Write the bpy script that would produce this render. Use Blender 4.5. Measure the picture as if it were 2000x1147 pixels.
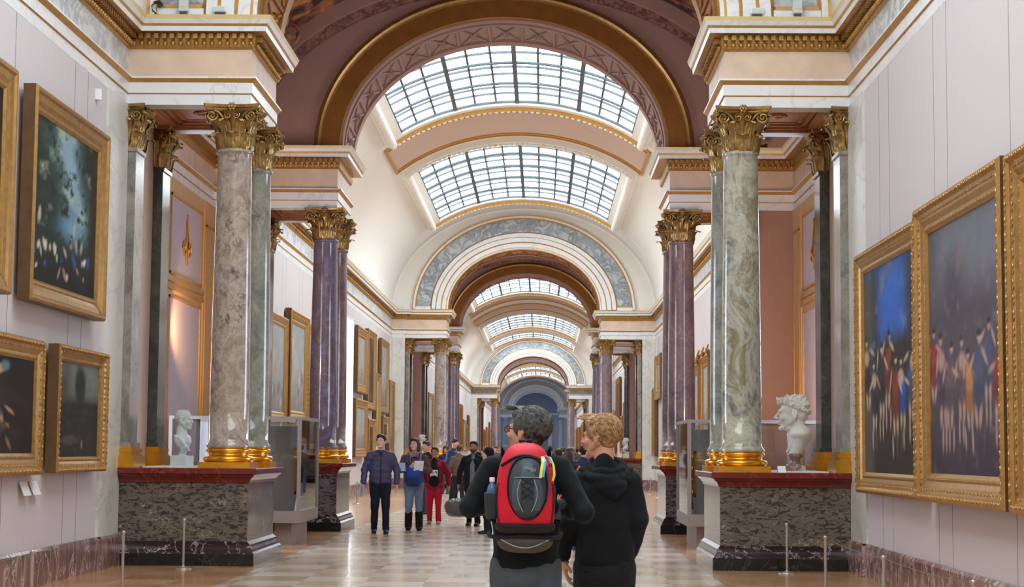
import bpy, bmesh, math, random
import numpy as np
from mathutils import Vector, Matrix, Euler, noise

for o in list(bpy.data.objects): bpy.data.objects.remove(o)
random.seed(7)
PI = math.pi
SC = bpy.context.scene
COL = SC.collection

# ------------------------------------------------------------------ camera
cam_d = bpy.data.cameras.new('camera'); cam = bpy.data.objects.new('camera', cam_d); COL.objects.link(cam)
cam_d.sensor_fit = 'HORIZONTAL'; cam_d.sensor_width = 36.0; cam_d.lens = 36.0*3468.5/2000.0
cam_d.clip_start = 0.1; cam_d.clip_end = 600
yaw, pitch, roll = 0.017087, 0.08863, 0.0078816
fw = Vector((-math.sin(yaw), math.cos(yaw), 0)); rt = Vector((math.cos(yaw), math.sin(yaw), 0)); up = Vector((0, 0, 1))
f2 = fw*math.cos(pitch)+up*math.sin(pitch); u2 = up*math.cos(pitch)-fw*math.sin(pitch)
r3 = rt*math.cos(roll)+u2*math.sin(roll); u3 = u2*math.cos(roll)-rt*math.sin(roll)
m = Matrix.Identity(4)
for i in range(3):
    m[i][0] = r3[i]; m[i][1] = u3[i]; m[i][2] = -f2[i]
m[0][3], m[1][3], m[2][3] = 0.7166, 0.0, 1.45
cam.matrix_world = m
SC.camera = cam
# ------------------------------------------------------------------ view, world, lights
SC.view_settings.view_transform = 'Standard'; SC.view_settings.look = 'None'
SC.view_settings.gamma = 1.0; SC.view_settings.use_curve_mapping = False
SC.view_settings.exposure = 0.86
SKY_STRENGTH = 4.2      # daylight in the laylights
WIN_STRENGTH = 5.5      # side windows of the bays
world = bpy.data.worlds.new('world'); SC.world = world; world.use_nodes = True
bg = world.node_tree.nodes['Background']; bg.inputs[0].default_value = (0.75, 0.85, 1.0, 1); bg.inputs[1].default_value = 0.6

def area(name, loc, rot, sx, sy, power, col):
    l = bpy.data.lights.new(name, 'AREA'); l.shape = 'RECTANGLE'; l.size = sx; l.size_y = sy; l.energy = power; l.color = col
    o = bpy.data.objects.new(name, l); o.location = loc; o.rotation_euler = rot; COL.objects.link(o); return o
def spot(name, loc, target, power, col, ang=70, blend=0.8, size=0.1):
    l = bpy.data.lights.new(name, 'SPOT'); l.energy = power; l.color = col; l.spot_size = math.radians(ang); l.spot_blend = blend; l.shadow_soft_size = size
    o = bpy.data.objects.new(name, l); o.location = loc
    o.rotation_euler = (Vector(target)-Vector(loc)).to_track_quat('-Z', 'Y').to_euler(); COL.objects.link(o); return o
WARM = (1.0, 0.62, 0.30)
spot('bay_lamp', (4.75, 27.9, 2.2), (5.2, 31.0, 3.6), 110, WARM, 95)
spot('bay_lamp', (-4.75, 27.9, 3.2), (-5.2, 31.3, 4.2), 100, WARM, 95)

# ------------------------------------------------------------------ helpers
def S(r, g, b):
    f = lambda c: (c/255/12.92) if c/255 <= 0.04045 else ((c/255+0.055)/1.055)**2.4
    return (f(r), f(g), f(b), 1.0)

class NT:
    def __init__(s, name):
        s.m = bpy.data.materials.new(name); s.m.use_nodes = True; s.t = s.m.node_tree; s.b = s.t.nodes['Principled BSDF']
    def n(s, kind, **kw):
        x = s.t.nodes.new(kind)
        for k, v in kw.items():
            if k in x.inputs: s.set(x, k, v)
            else: setattr(x, k, v)
        return x
    def set(s, x, k, v):
        i = x.inputs[k]
        if isinstance(v, bpy.types.NodeSocket): s.t.links.new(v, i)
        else: i.default_value = v
    def coord(s, scale=(1, 1, 1), kind='Object', rot=(0, 0, 0), loc=(0, 0, 0)):
        c = s.n('ShaderNodeTexCoord'); mp = s.n('ShaderNodeMapping')
        s.t.links.new(c.outputs[kind], mp.inputs[0]); mp.inputs['Scale'].default_value = scale; mp.inputs['Rotation'].default_value = rot
        mp.inputs['Location'].default_value = loc
        return mp.outputs[0]
    def noise(s, vec, scale=5, detail=4, rough=0.55, dist=0.0):
        x = s.n('ShaderNodeTexNoise'); s.t.links.new(vec, x.inputs['Vector'])
        x.inputs['Scale'].default_value = scale; x.inputs['Detail'].default_value = detail
        x.inputs['Roughness'].default_value = rough; x.inputs['Distortion'].default_value = dist
        return x.outputs[0]
    def ramp(s, fac, stops, interp='LINEAR'):
        x = s.n('ShaderNodeValToRGB'); s.t.links.new(fac, x.inputs[0]); r = x.color_ramp; r.interpolation = interp
        while len(r.elements) < len(stops): r.elements.new(0.5)
        for e, (p, c) in zip(r.elements, stops):
            e.position = p; e.color = c if len(c) == 4 else (*c, 1)
        return x.outputs[0]
    def mix(s, fac, a, b, mode='MIX'):
        x = s.n('ShaderNodeMix'); x.data_type = 'RGBA'; x.blend_type = mode
        for i, v in ((0, fac), (6, a), (7, b)):
            if isinstance(v, bpy.types.NodeSocket): s.t.links.new(v, x.inputs[i])
            else: x.inputs[i].default_value = v
        return x.outputs[2]
    def math(s, op, a, b=0.0, c=0.0):
        x = s.n('ShaderNodeMath'); x.operation = op
        for i, v in enumerate((a, b, c)):
            if isinstance(v, bpy.types.NodeSocket): s.t.links.new(v, x.inputs[i])
            else: x.inputs[i].default_value = v
        return x.outputs[0]
    def bump(s, h, strength=0.3, dist=0.02):
        x = s.n('ShaderNodeBump'); s.t.links.new(h, x.inputs['Height']); x.inputs['Strength'].default_value = strength; x.inputs['Distance'].default_value = dist
        s.t.links.new(x.outputs[0], s.b.inputs['Normal'])
    def fin(s, col=None, rough=0.5, metal=0.0, spec=0.5, coat=0.0):
        if col is not None: s.set(s.b, 'Base Color', col)
        s.set(s.b, 'Roughness', rough); s.set(s.b, 'Metallic', metal); s.set(s.b, 'Specular IOR Level', spec)
        s.set(s.b, 'Coat Weight', coat); s.b.inputs['Coat Roughness'].default_value = 0.08
        return s.m

def plain(name, c, rough=0.5, metal=0.0, spec=0.5, var=0.06, sc=6.0, bump=0.0):
    t = NT(name); v = t.coord(); f = t.noise(v, sc, 3)
    d = [max(0, x*(1-var)) for x in c[:3]]; l = [min(1, x*(1+var)) for x in c[:3]]
    col = t.ramp(f, [(0.3, (*d, 1)), (0.7, (*l, 1))])
    if bump: t.bump(f, bump, 0.01)
    return t.fin(col, rough, metal, spec)

def veined(name, base, vein, scale=1.6, amount=0.5, rough=0.3, width=0.05, base2=None, stretch=(1, 1, 1), rot=(0.4, 0.3, 0.6)):
    t = NT(name); v = t.coord(stretch, rot=rot)
    a = t.noise(v, scale, 8, 0.62, 0.8)
    b = t.noise(v, scale*0.5, 2)
    r = t.math('ABSOLUTE', t.math('SUBTRACT', a, 0.5))
    vn = t.ramp(r, [(0.0, (1, 1, 1, 1)), (width, (0, 0, 0, 1))])
    k = t.math('MULTIPLY', vn, t.math('MULTIPLY', b, 2*amount))
    c0 = t.ramp(t.noise(v, scale*1.3, 4), [(0.3, base), (0.7, base2 or base)])
    col = t.mix(k, c0, vein)
    return t.fin(col, rough)

def column_marble(name, cols, vein, vamt=0.6, rough=0.13, seed=0.0, scale=2.4, stretch=(1, 1, 0.75)):
    t = NT(name); v = t.coord(stretch, loc=(seed, seed*1.7, seed*0.6))
    a = t.noise(v, scale, 10, 0.68, 1.2)
    n = len(cols)
    c = t.ramp(a, [(0.28+0.44*i/(n-1), cols[i]) for i in range(n)])
    b = t.noise(t.coord((1, 1, 0.7), loc=(seed+9, 2, 3)), scale*1.6, 9, 0.7, 1.6)
    r = t.math('ABSOLUTE', t.math('SUBTRACT', b, 0.52))
    vn = t.ramp(r, [(0.0, (1, 1, 1, 1)), (0.035, (0, 0, 0, 1))])
    g = t.ramp(t.noise(v, scale*0.8, 3), [(0.45, (0, 0, 0, 1)), (0.65, (1, 1, 1, 1))])
    k = t.math('MULTIPLY', t.math('MULTIPLY', vn, g), vamt)
    c = t.mix(k, c, vein)
    fine = t.noise(t.coord((1, 1, 0.8)), 30, 6, 0.7)
    c = t.mix(0.35, c, t.ramp(fine, [(0.3, (0.25, 0.25, 0.25, 1)), (0.7, (1, 1, 1, 1))]), 'MULTIPLY')
    return t.fin(c, rough, coat=0.3)

def breccia(name, base, base2, dark, light, seed=0.0):
    t = NT(name); v = t.coord((1.0, 1.0, 2.6), loc=(seed, 0, seed))
    a = t.noise(v, 10.5, 4, 0.55, 1.0)
    b = t.noise(v, 3.0, 3)
    c = t.ramp(b, [(0.35, base), (0.65, base2)])
    k = t.ramp(a, [(0.52, (0, 0, 0, 1)), (0.56, (1, 1, 1, 1))])
    c = t.mix(t.math('MULTIPLY', k, 0.85), c, dark)
    w = t.noise(t.coord((1, 1, 1.5), loc=(seed+3, 1, 4)), 7.5, 8, 0.6, 1.2)
    r = t.math('ABSOLUTE', t.math('SUBTRACT', w, 0.5))
    g = t.ramp(t.noise(v, 1.8, 2), [(0.53, (0, 0, 0, 1)), (0.66, (1, 1, 1, 1))])
    k2 = t.math('MULTIPLY', t.ramp(r, [(0.0, (1, 1, 1, 1)), (0.016, (0, 0, 0, 1))]), g)
    c = t.mix(t.math('MULTIPLY', k2, 0.85), c, light)
    return t.fin(c, 0.16, coat=0.25)

M = {}
M['white'] = veined('white_marble', S(238, 238, 236), S(176, 184, 188), 1.1, 0.32, 0.28, 0.022, S(232, 233, 234))
M['strip'] = veined('pilaster_marble', S(226, 224, 216), S(165, 165, 160), 1.0, 0.4, 0.35, 0.03, S(214, 212, 204))
M['grey'] = veined('grey_veined_marble', S(176, 186, 190), S(134, 142, 150), 2.6, 1.0, 0.3, 0.10, S(200, 206, 208))
M['pale'] = veined('pale_veined_marble', S(216, 216, 214), S(165, 170, 176), 2.2, 0.9, 0.3, 0.08, S(226, 226, 224))
M['frieze'] = plain('peach_stone', S(224, 196, 170), 0.45, var=0.10, sc=3)
M['frieze_grey'] = veined('dark_grey_marble', S(128, 124, 118), S(90, 86, 84), 2.0, 0.8, 0.35, 0.08)
M['cream'] = plain('cream_plaster', S(238, 232, 222), 0.8, var=0.01, sc=2)
M['pinkish'] = plain('rose_plaster', S(206, 178, 160), 0.8, var=0.02, sc=2)
M['brown'] = plain('brown_painted_plaster', S(172, 134, 120), 0.7, var=0.04, sc=3)
M['gold'] = plain('gilding', S(184, 142, 82), 0.38, metal=0.75, var=0.16, sc=14)
M['gold_line'] = plain('gilded_line', S(205, 155, 82), 0.45, metal=0.5, var=0.1, sc=10)
M['gold_pale'] = plain('pale_gilding', S(236, 212, 150), 0.5, metal=0.2, var=0.05)
M['gold_dark'] = plain('dull_gilding', S(160, 108, 48), 0.42, metal=0.7, var=0.2, sc=12)
M['capital'] = plain('capital_gilding', S(168, 136, 84), 0.34, metal=0.8, var=0.25, sc=9, bump=0.2)
M['base_gold'] = plain('column_base_gilding', S(232, 172, 58), 0.25, metal=0.9, var=0.12, sc=8)
M['arch_gold'] = plain('arch_gilding', S(158, 106, 48), 0.4, metal=0.55, var=0.12, sc=5)
M['intrados'] = plain('mauve_brown_plaster', S(172, 138, 124), 0.7, var=0.04)
M['gold_side'] = plain('dark_aged_gilding', S(104, 76, 46), 0.5, metal=0.3, var=0.2)
M['soffit'] = plain('soffit_wood', S(178, 114, 64), 0.5, var=0.15, sc=8)
M['red'] = veined('red_marble', S(122, 40, 34), S(190, 130, 120), 2.0, 0.25, 0.15, 0.012, S(98, 30, 28))
M['maroon'] = veined('maroon_marble', S(58, 38, 40), S(200, 190, 190), 3.0, 0.8, 0.14, 0.01, S(42, 28, 30))
M['black'] = veined('black_marble', S(26, 25, 25), S(120, 120, 120), 1.5, 0.2, 0.12, 0.008)
M['skirting'] = veined('rose_brown_marble', S(150, 112, 104), S(214, 190, 184), 4.5, 0.9, 0.2, 0.03, S(112, 82, 76), stretch=(1, 1, 0.5))
M['podium0'] = breccia('brown_breccia', S(98, 88, 76), S(112, 98, 88), S(34, 32, 28), S(214, 200, 170))
M['podium1'] = breccia('purple_breccia', S(92, 76, 78), S(116, 104, 108), S(38, 30, 34), S(206, 190, 180), 4.0)
M['colA'] = column_marble('grey_rose_column_marble', [S(88, 70, 74), S(156, 134, 126), S(190, 176, 160), S(164, 144, 122), S(206, 192, 176)], S(92, 50, 46), 1.0, seed=1.3)
M['colA2'] = column_marble('green_grey_column_marble', [S(84, 92, 84), S(132, 136, 122), S(164, 164, 148), S(124, 128, 112)], S(206, 188, 166), 0.6, seed=5.1)
M['colAr'] = column_marble('green_breccia_column_marble', [S(84, 82, 88), S(134, 132, 124), S(192, 190, 170), S(140, 130, 100), S(172, 162, 134)], S(226, 220, 198), 0.5, seed=8.2)
M['colB'] = column_marble('violet_column_marble', [S(84, 78, 104), S(124, 114, 138), S(108, 90, 94), S(146, 130, 138)], S(196, 184, 190), 0.5, seed=3.0)
M['colB2'] = column_marble('plum_column_marble', [S(88, 68, 76), S(128, 106, 112), S(146, 122, 120), S(116, 94, 102)], S(206, 176, 166), 0.5, seed=6.4)
M['pil'] = column_marble('grey_pilaster_marble', [S(104, 100, 92), S(150, 144, 134), S(176, 170, 158)], S(120, 84, 70), 0.6, seed=2.2, rough=0.16)
M['pilD'] = column_marble('dark_green_pilaster_marble', [S(40, 46, 42), S(66, 72, 64), S(92, 96, 86)], S(150, 140, 120), 0.4, seed=7.2, rough=0.12)
M['bluegrey'] = plain('bluish_lit_stone', S(134, 142, 158), 0.6, var=0.06)  # bluish light of the far end put into the stone colour
M['bluegrey_l'] = plain('pale_bluish_lit_stone', S(184, 190, 206), 0.6, var=0.05)
M['panel_tan'] = plain('tan_painted_panel', S(212, 168, 116), 0.55, var=0.08, sc=20)
M['panel_lilac'] = plain('lilac_grey_panel', S(196, 178, 182), 0.6, var=0.03)
M['metal_beige'] = plain('taupe_lacquered_metal', S(134, 120, 110), 0.4, var=0.02)
M['metal_dark'] = plain('dark_steel', S(80, 78, 78), 0.35, metal=0.6)
M['steel'] = plain('satin_steel', S(186, 176, 166), 0.3, metal=0.7, var=0.03)
M['bar'] = plain('grey_glazing_bar', S(70, 82, 88), 0.5, var=0.03)
M['marble_white_statue'] = plain('statue_marble', S(222, 220, 208), 0.45, var=0.06, sc=12)
M['marble_cool_statue'] = plain('cool_statue_marble', S(206, 216, 214), 0.4, var=0.04, sc=12)
M['white_plastic'] = plain('white_plastic', S(232, 232, 232), 0.4, var=0.01)
M['grey_plastic'] = plain('pale_grey_plastic', S(205, 210, 205), 0.4, var=0.01)
M['black_plastic'] = plain('black_plastic', S(24, 24, 28), 0.4)

def emis(name, col, st):
    t = NT(name); t.b.inputs['Emission Color'].default_value = (*col, 1); t.b.inputs['Emission Strength'].default_value = st
    return t.fin((0.8, 0.8, 0.8, 1), 0.4)
M['sky'] = emis('daylit_diffusing_glass', (0.82, 0.92, 1.0), SKY_STRENGTH)
M['window'] = emis('daylit_window_glass', (0.64, 0.76, 1.0), WIN_STRENGTH)

def fabric():
    t = NT('fabric_wall_covering'); c = t.n('ShaderNodeTexCoord'); sp = t.n('ShaderNodeSeparateXYZ'); t.t.links.new(c.outputs['Object'], sp.inputs[0])
    y = sp.outputs[1]
    ln = None
    for off in (0.0, 0.57):
        f = t.math('FRACT', t.math('DIVIDE', t.math('ADD', y, 28.5-16.93-off), 2.85))
        l = t.math('LESS_THAN', f, 0.006)
        ln = l if ln is None else t.math('MAXIMUM', ln, l)
    w = t.noise(t.coord((1, 1, 1)), 60, 3)
    base = t.ramp(w, [(0.3, S(203, 193, 193)), (0.7, S(210, 201, 201))])
    return t.fin(t.mix(ln, base, S(110, 100, 104)), 0.85)
M['fabric'] = fabric()

def parquet():
    t = NT('parquet_floor'); c = t.n('ShaderNodeTexCoord'); sp = t.n('ShaderNodeSeparateXYZ'); t.t.links.new(c.outputs['Object'], sp.inputs[0])
    T = 0.68
    ux = t.math('DIVIDE', t.math('ADD', sp.outputs[0], 40.0), T); uy = t.math('DIVIDE', t.math('ADD', sp.outputs[1], 40.0), T*1.0)
    ix = t.math('FLOOR', ux); iy = t.math('FLOOR', uy)
    ck = t.math('MODULO', t.math('ADD', ix, iy), 2.0)
    cmb = t.n('ShaderNodeCombineXYZ'); t.t.links.new(ix, cmb.inputs[0]); t.t.links.new(iy, cmb.inputs[1])
    wn = t.n('ShaderNodeTexWhiteNoise'); t.t.links.new(cmb.outputs[0], wn.inputs[0])
    # plank index within the panel, turned with the checker
    pu = t.math('ADD', t.math('MULTIPLY', ux, ck), t.math('MULTIPLY', uy, t.math('SUBTRACT', 1.0, ck)))
    pi_ = t.math('FLOOR', t.math('MULTIPLY', pu, 7.0))
    cmb2 = t.n('ShaderNodeCombineXYZ'); t.t.links.new(pi_, cmb2.inputs[0]); t.t.links.new(t.math('ADD', ix, t.math('MULTIPLY', iy, 17.0)), cmb2.inputs[1])
    wn2 = t.n('ShaderNodeTexWhiteNoise'); t.t.links.new(cmb2.outputs[0], wn2.inputs[0])
    a = t.mix(ck, S(214, 204, 188), S(204, 176, 146))  # panel tones carry the grain's uneven sky reflection, put into the colour
    b = t.mix(ck, S(204, 186, 160), S(186, 150, 116))
    col = t.mix(wn.outputs[0], a, b)
    col = t.mix(t.math('MULTIPLY', wn2.outputs[0], 0.14), col, S(140, 104, 78))
    bd = t.math('GREATER_THAN', t.math('ABSOLUTE', sp.outputs[0]), 2.74)   # darker oak border along the walls
    ob = t.mix(t.math('ADD', t.math('MULTIPLY', ck, 0.5), t.math('MULTIPLY', wn.outputs[0], 0.5)), S(198, 146, 98), S(172, 118, 76))
    col = t.mix(t.math('MULTIPLY', bd, 0.85), col, ob)
    gr = t.noise(t.coord((9, 2.5, 1)), 4, 5)
    col = t.mix(0.22, col, t.ramp(gr, [(0.3, (0.6, 0.56, 0.52, 1)), (0.7, (1, 1, 1, 1))]), 'MULTIPLY')
    t.bump(wn2.outputs[0], 0.05, 0.002)
    return t.fin(col, t.math('ADD', t.math('MULTIPLY', wn2.outputs[0], 0.06), 0.2), coat=0.2)
M['floor'] = parquet()

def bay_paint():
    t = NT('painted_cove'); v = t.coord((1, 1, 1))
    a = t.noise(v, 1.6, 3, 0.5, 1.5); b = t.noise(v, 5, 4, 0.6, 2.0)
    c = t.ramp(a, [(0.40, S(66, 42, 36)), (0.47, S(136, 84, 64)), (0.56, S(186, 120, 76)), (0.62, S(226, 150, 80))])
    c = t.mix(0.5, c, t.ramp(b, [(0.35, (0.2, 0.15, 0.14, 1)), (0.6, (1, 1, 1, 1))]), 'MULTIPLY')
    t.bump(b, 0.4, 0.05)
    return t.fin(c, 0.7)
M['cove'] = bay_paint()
def orn_band():
    t = NT('ornamented_band'); v = t.coord((1, 1, 1)); a = t.noise(v, 9, 3, 0.5, 1.0)
    t.bump(a, 0.6, 0.03)
    return t.fin(t.ramp(a, [(0.4, S(96, 58, 44)), (0.6, S(150, 100, 78))]), 0.6)
M['orn'] = orn_band()
def glass():
    t = NT('clear_glass'); tr = t.n('ShaderNodeBsdfTransparent'); gl = t.n('ShaderNodeBsdfGlossy'); gl.inputs['Roughness'].default_value = 0.02
    tr.inputs[0].default_value = (0.93, 0.96, 0.96, 1)
    fr = t.n('ShaderNodeFresnel'); fr.inputs[0].default_value = 1.5; mx = t.n('ShaderNodeMixShader')
    t.t.links.new(fr.outputs[0], mx.inputs[0]); t.t.links.new(tr.outputs[0], mx.inputs[1]); t.t.links.new(gl.outputs[0], mx.inputs[2])
    t.t.links.new(mx.outputs[0], t.t.nodes['Material Output'].inputs[0]); return t.m
M['glass'] = glass()

def tag(o, label=None, cat=None, group=None, kind=None):
    if label: o['label'] = label
    if cat: o['category'] = cat
    if group: o['group'] = group
    if kind: o['kind'] = kind
    return o
def link(name, me, mats, parent=None, smooth=False, loc=None):
    o = bpy.data.objects.new(name, me); COL.objects.link(o)
    if not isinstance(mats, (list, tuple)): mats = [mats]
    if len(me.materials) == 0:
        for x in mats: me.materials.append(M[x] if isinstance(x, str) else x)
    if smooth: me.shade_smooth()
    if parent: o.parent = parent
    if loc: o.location = loc
    return o
def empty(name, loc=(0, 0, 0), rz=0, label=None, cat=None, group=None):
    o = bpy.data.objects.new(name, None); COL.objects.link(o); o.location = loc; o.rotation_euler = (0, 0, rz); o.empty_display_size = 0.2
    return tag(o, label, cat, group)
def copy_tree(o, parent=None):
    c = o.copy(); COL.objects.link(c); c.parent = parent
    for ch in [x for x in KIDS.get(o.name, o.children)]: copy_tree(ch, c)
    return c
KIDS = {}

class MB:
    """collects polygons of one mesh"""
    def __init__(s): s.v = []; s.f = []; s.mi = []; s.sm = []
    def add(s, vs, fs, mi=0, smooth=False):
        k = len(s.v); s.v += [tuple(p) for p in vs]
        for f in fs: s.f.append([i+k for i in f]); s.mi.append(mi); s.sm.append(smooth)
    def box(s, x0, x1, y0, y1, z0, z1, mi=0, b=0.0):
        if x0 > x1: x0, x1 = x1, x0
        if y0 > y1: y0, y1 = y1, y0
        vs = [(x, y, z) for z in (z0, z1) for y in (y0, y1) for x in (x0, x1)]
        s.add(vs, [(0, 2, 3, 1), (4, 5, 7, 6), (0, 1, 5, 4), (2, 6, 7, 3), (0, 4, 6, 2), (1, 3, 7, 5)], mi)
    def lathe(s, prof, seg=32, c=(0, 0, 0), mi=0, smooth=True, cap=True):
        vs = []; fs = []
        for r, z in prof:
            for i in range(seg):
                a = 2*PI*i/seg; vs.append((c[0]+r*math.cos(a), c[1]+r*math.sin(a), c[2]+z))
        for j in range(len(prof)-1):
            for i in range(seg):
                fs.append((j*seg+i, j*seg+(i+1) % seg, (j+1)*seg+(i+1) % seg, (j+1)*seg+i))
        s.add(vs, fs, mi, smooth)
        if cap:
            s.add(vs[-seg:], [tuple(range(seg))], mi); s.add(vs[:seg], [tuple(range(seg))[::-1]], mi)
    def tube(s, pts, r, seg=8, mi=0, taper=None, cap=True):
        pts = [Vector(p) for p in pts]; n = len(pts); vs = []; fs = []
        ref = Vector((0, 0, 1))
        for i, p in enumerate(pts):
            d = (pts[min(i+1, n-1)]-pts[max(i-1, 0)])
            d = d.normalized() if d.length > 1e-9 else Vector((0, 0, 1))
            a = d.cross(ref)
            if a.length < 0.15: a = d.cross(Vector((0, 1, 0)))
            a.normalize(); b = d.cross(a)
            rr = r[i] if isinstance(r, (list, tuple)) else r
            for k in range(seg):
                t = 2*PI*k/seg; vs.append(p+a*(rr*math.cos(t))+b*(rr*math.sin(t)))
        for i in range(n-1):
            for k in range(seg):
                fs.append((i*seg+k, i*seg+(k+1) % seg, (i+1)*seg+(k+1) % seg, (i+1)*seg+k))
        s.add(vs, fs, mi, True)
        if cap:
            s.add(vs[:seg], [tuple(range(seg))], mi); s.add(vs[-seg:], [tuple(range(seg))], mi)
    def grid(s, fn, nu, nv, mi=0, smooth=True, closed_u=False):
        vs = [fn(i/nu, j/nv) for j in range(nv+1) for i in range(nu+1)]
        fs = [(j*(nu+1)+i, j*(nu+1)+i+1, (j+1)*(nu+1)+i+1, (j+1)*(nu+1)+i) for j in range(nv) for i in range(nu)]
        s.add(vs, fs, mi, smooth)
    def ball(s, c, r, mi=0, su=10, sv=6, rot=None):
        r = r if isinstance(r, (list, tuple)) else (r, r, r); c = Vector(c)
        def fn(u, v):
            a = 2*PI*u; b = PI*(v-0.5); p = Vector((r[0]*math.cos(b)*math.cos(a), r[1]*math.cos(b)*math.sin(a), r[2]*math.sin(b)))
            if rot is not None: p = rot @ p
            return c+p
        s.grid(fn, su, sv, mi)
    def prism(s, pts, y0, y1, mi=0, axis='Y'):
        """pts: outline in the plane across axis"""
        n = len(pts)
        def P(p, t): return {'Y': (p[0], t, p[1]), 'X': (t, p[0], p[1]), 'Z': (p[0], p[1], t)}[axis]
        vs = [P(p, y0) for p in pts]+[P(p, y1) for p in pts]
        fs = [tuple(range(n))[::-1], tuple(range(n, 2*n))]+[(i, (i+1) % n, n+(i+1) % n, n+i) for i in range(n)]
        s.add(vs, fs, mi)
    def mirror_x(s):
        s.v = [(-x, y, z) for x, y, z in s.v]; s.f = [f[::-1] for f in s.f]; return s
    def mesh(s, name):
        me = bpy.data.meshes.new(name); me.from_pydata(s.v, [], s.f)
        me.polygons.foreach_set('material_index', s.mi); me.polygons.foreach_set('use_smooth', s.sm)
        me.update()
        bm = bmesh.new(); bm.from_mesh(me); bmesh.ops.recalc_face_normals(bm, faces=bm.faces); bm.to_mesh(me); bm.free()
        return me
    def build(s, name, mats, parent=None, loc=None):
        return link(name, s.mesh(name), mats, parent, loc=loc)

def bevel(o, w=0.01, seg=2):
    b = o.modifiers.new('bevel', 'BEVEL'); b.width = w; b.segments = seg; b.limit_method = 'ANGLE'; return o

# ------------------------------------------------------------------ plan of the place (metres)
A1, B1, A2, B2, A3, B3, A4, B4 = 22.31, 31.96, 69.18, 78.85, 147.7, 157.4, 227.9, 237.6
TH = 2.10                      # depth of each screen
XA, W0, W1, WB = 3.02, 4.60, 5.14, 5.28
ZA, ZC, ZS = 5.826, 6.95, 6.97 # architrave underside, top of cornice, springing
AA, AB = 2.97, 2.38            # arch half width and rise
VA, VB = 5.14, 3.97            # gallery vault
Y0 = -12.0
# ------------------------------------------------------------------ floor and walls
mb = MB(); mb.box(-7.5, 7.5, Y0-0.5, 260, -0.2, 0.0); tag(mb.build('floor', 'floor'), kind='structure')

# entablature profile: offset from wall, height, material of the strip above it
ENT = [(-0.30, 5.826, 0), (0, 5.826, 0), (0, 5.962, 1), (0.02, 5.976, 0), (0.02, 6.112, 1), (0.07, 6.160, 0), (0.07, 6.184, 0), (0.0, 6.186, 2),
       (0, 6.545, 3), (0.035, 6.575, 3), (0.05, 6.66, 3), (0.05, 6.735, 3), (0.205, 6.74, 0), (0.215, 6.80, 1), (0.235, 6.832, 0), (0.262, 6.885, 4), (0.28, 6.935, 0), (-0.3, 6.955, 0)]
def sweep(mb, path, prof, i0, i1, mats=None, flip=1.0):
    """sweep a profile over segments i0..i1-1 of a plan path with mitred corners; interior lies to the right of travel"""
    n = len(path); nor = []
    for a, b in zip(path[:-1], path[1:]):
        d = Vector((b[0]-a[0], b[1]-a[1])).normalized(); nor.append(Vector((d.y, -d.x))*flip)
    def mit(i):
        if i == 0: return nor[0]
        if i == n-1: return nor[-1]
        a, b = nor[i-1], nor[i]; return (a+b)/(1+a.dot(b))
    for i in range(i0, i1):
        for (o1, z1, m1), (o2, z2, m2) in zip(prof[:-1], prof[1:]):
            ma, mc = mit(i), mit(i+1); p, q = path[i], path[i+1]
            vs = [(p[0]+ma.x*o1, p[1]+ma.y*o1, z1), (q[0]+mc.x*o1, q[1]+mc.y*o1, z1), (q[0]+mc.x*o2, q[1]+mc.y*o2, z2), (p[0]+ma.x*o2, p[1]+ma.y*o2, z2)]
            mb.add(vs, [(0, 1, 2, 3)], m1 if mats is None else mats.get(m1, m1))
def dentils(mb, p, q, trim0=0.0, trim1=0.0, mi=3, flip=1.0, step=0.1):
    d = Vector((q[0]-p[0], q[1]-p[1])); L = d.length; d.normalize(); nr = Vector((d.y, -d.x))*flip
    n = int((L-trim0-trim1)/step); s0 = trim0+((L-trim0-trim1)-n*step)/2
    for k in range(n):
        c = Vector(p)+d*(s0+(k+0.5)*step)
        h = 0.028
        e0, e1 = c+nr*0.045-d*h, c+nr*0.045+d*h; g0, g1 = c+nr*0.125-d*h, c+nr*0.125+d*h
        vs = [(v.x, v.y, z) for z in (6.665, 6.73) for v in (e0, e1, g1, g0)]
        mb.add(vs, [(0, 1, 2, 3), (4, 5, 6, 7), (0, 1, 5, 4), (1, 2, 6, 5), (2, 3, 7, 6), (3, 0, 4, 7)], mi)
        e = c+nr*0.055; mb.ball((e.x, e.y, 6.612), (0.032, 0.032, 0.042), mi, 8, 5)

PATH = [(-W0, Y0), (-W0, A1), (-XA, A1), (-XA, A1+TH), (-WB, A1+TH), (-WB, B1), (-XA, B1), (-XA, B1+TH), (-W1, B1+TH), (-W1, A2-0.14), (-W0, A2-0.14), (-W0, A2), (-XA, A2),
        (-XA, A2+TH), (-WB, A2+TH), (-WB, B2), (-XA, B2), (-XA, B2+TH), (-W1, B2+TH), (-W1, A3-0.14), (-W0, A3-0.14), (-W0, A3), (-XA, A3),
        (-XA, A3+TH), (-WB, A3+TH), (-WB, B3), (-XA, B3), (-XA, B3+TH), (-W1, B3+TH), (-W1, A4), (-XA, A4), (-XA, A4+TH), (-WB, A4+TH), (-WB, B4), (-XA, B4), (-XA, B4+TH)]
SEGS = [(0, 1, 'pale', [(0, 0.0, 0.02)]), (1, 3, 'frieze', [(1, 0.02, -0.05), (2, 0, 0)]), (3, 5, 'frieze', []), (5, 7, 'frieze', [(5, 0.0, -0.05)]), (7, 9, 'pale', [(8, 0, 0)]),
        (9, 12, 'frieze', [(9, 0.1, -0.05), (11, 0.1, -0.05)]), (12, 15, 'frieze', []), (15, 17, 'frieze', [(15, 0, 0)]), (17, 19, 'pale', []), (19, 22, 'frieze_grey', []),
        (22, 25, 'frieze', []), (25, 27, 'frieze', []), (27, 29, 'pale', []), (29, 30, 'bg', []), (30, 35, 'bg', [])]
PATHR = [(-x, y) for x, y in PATH]
tn = 0
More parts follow.
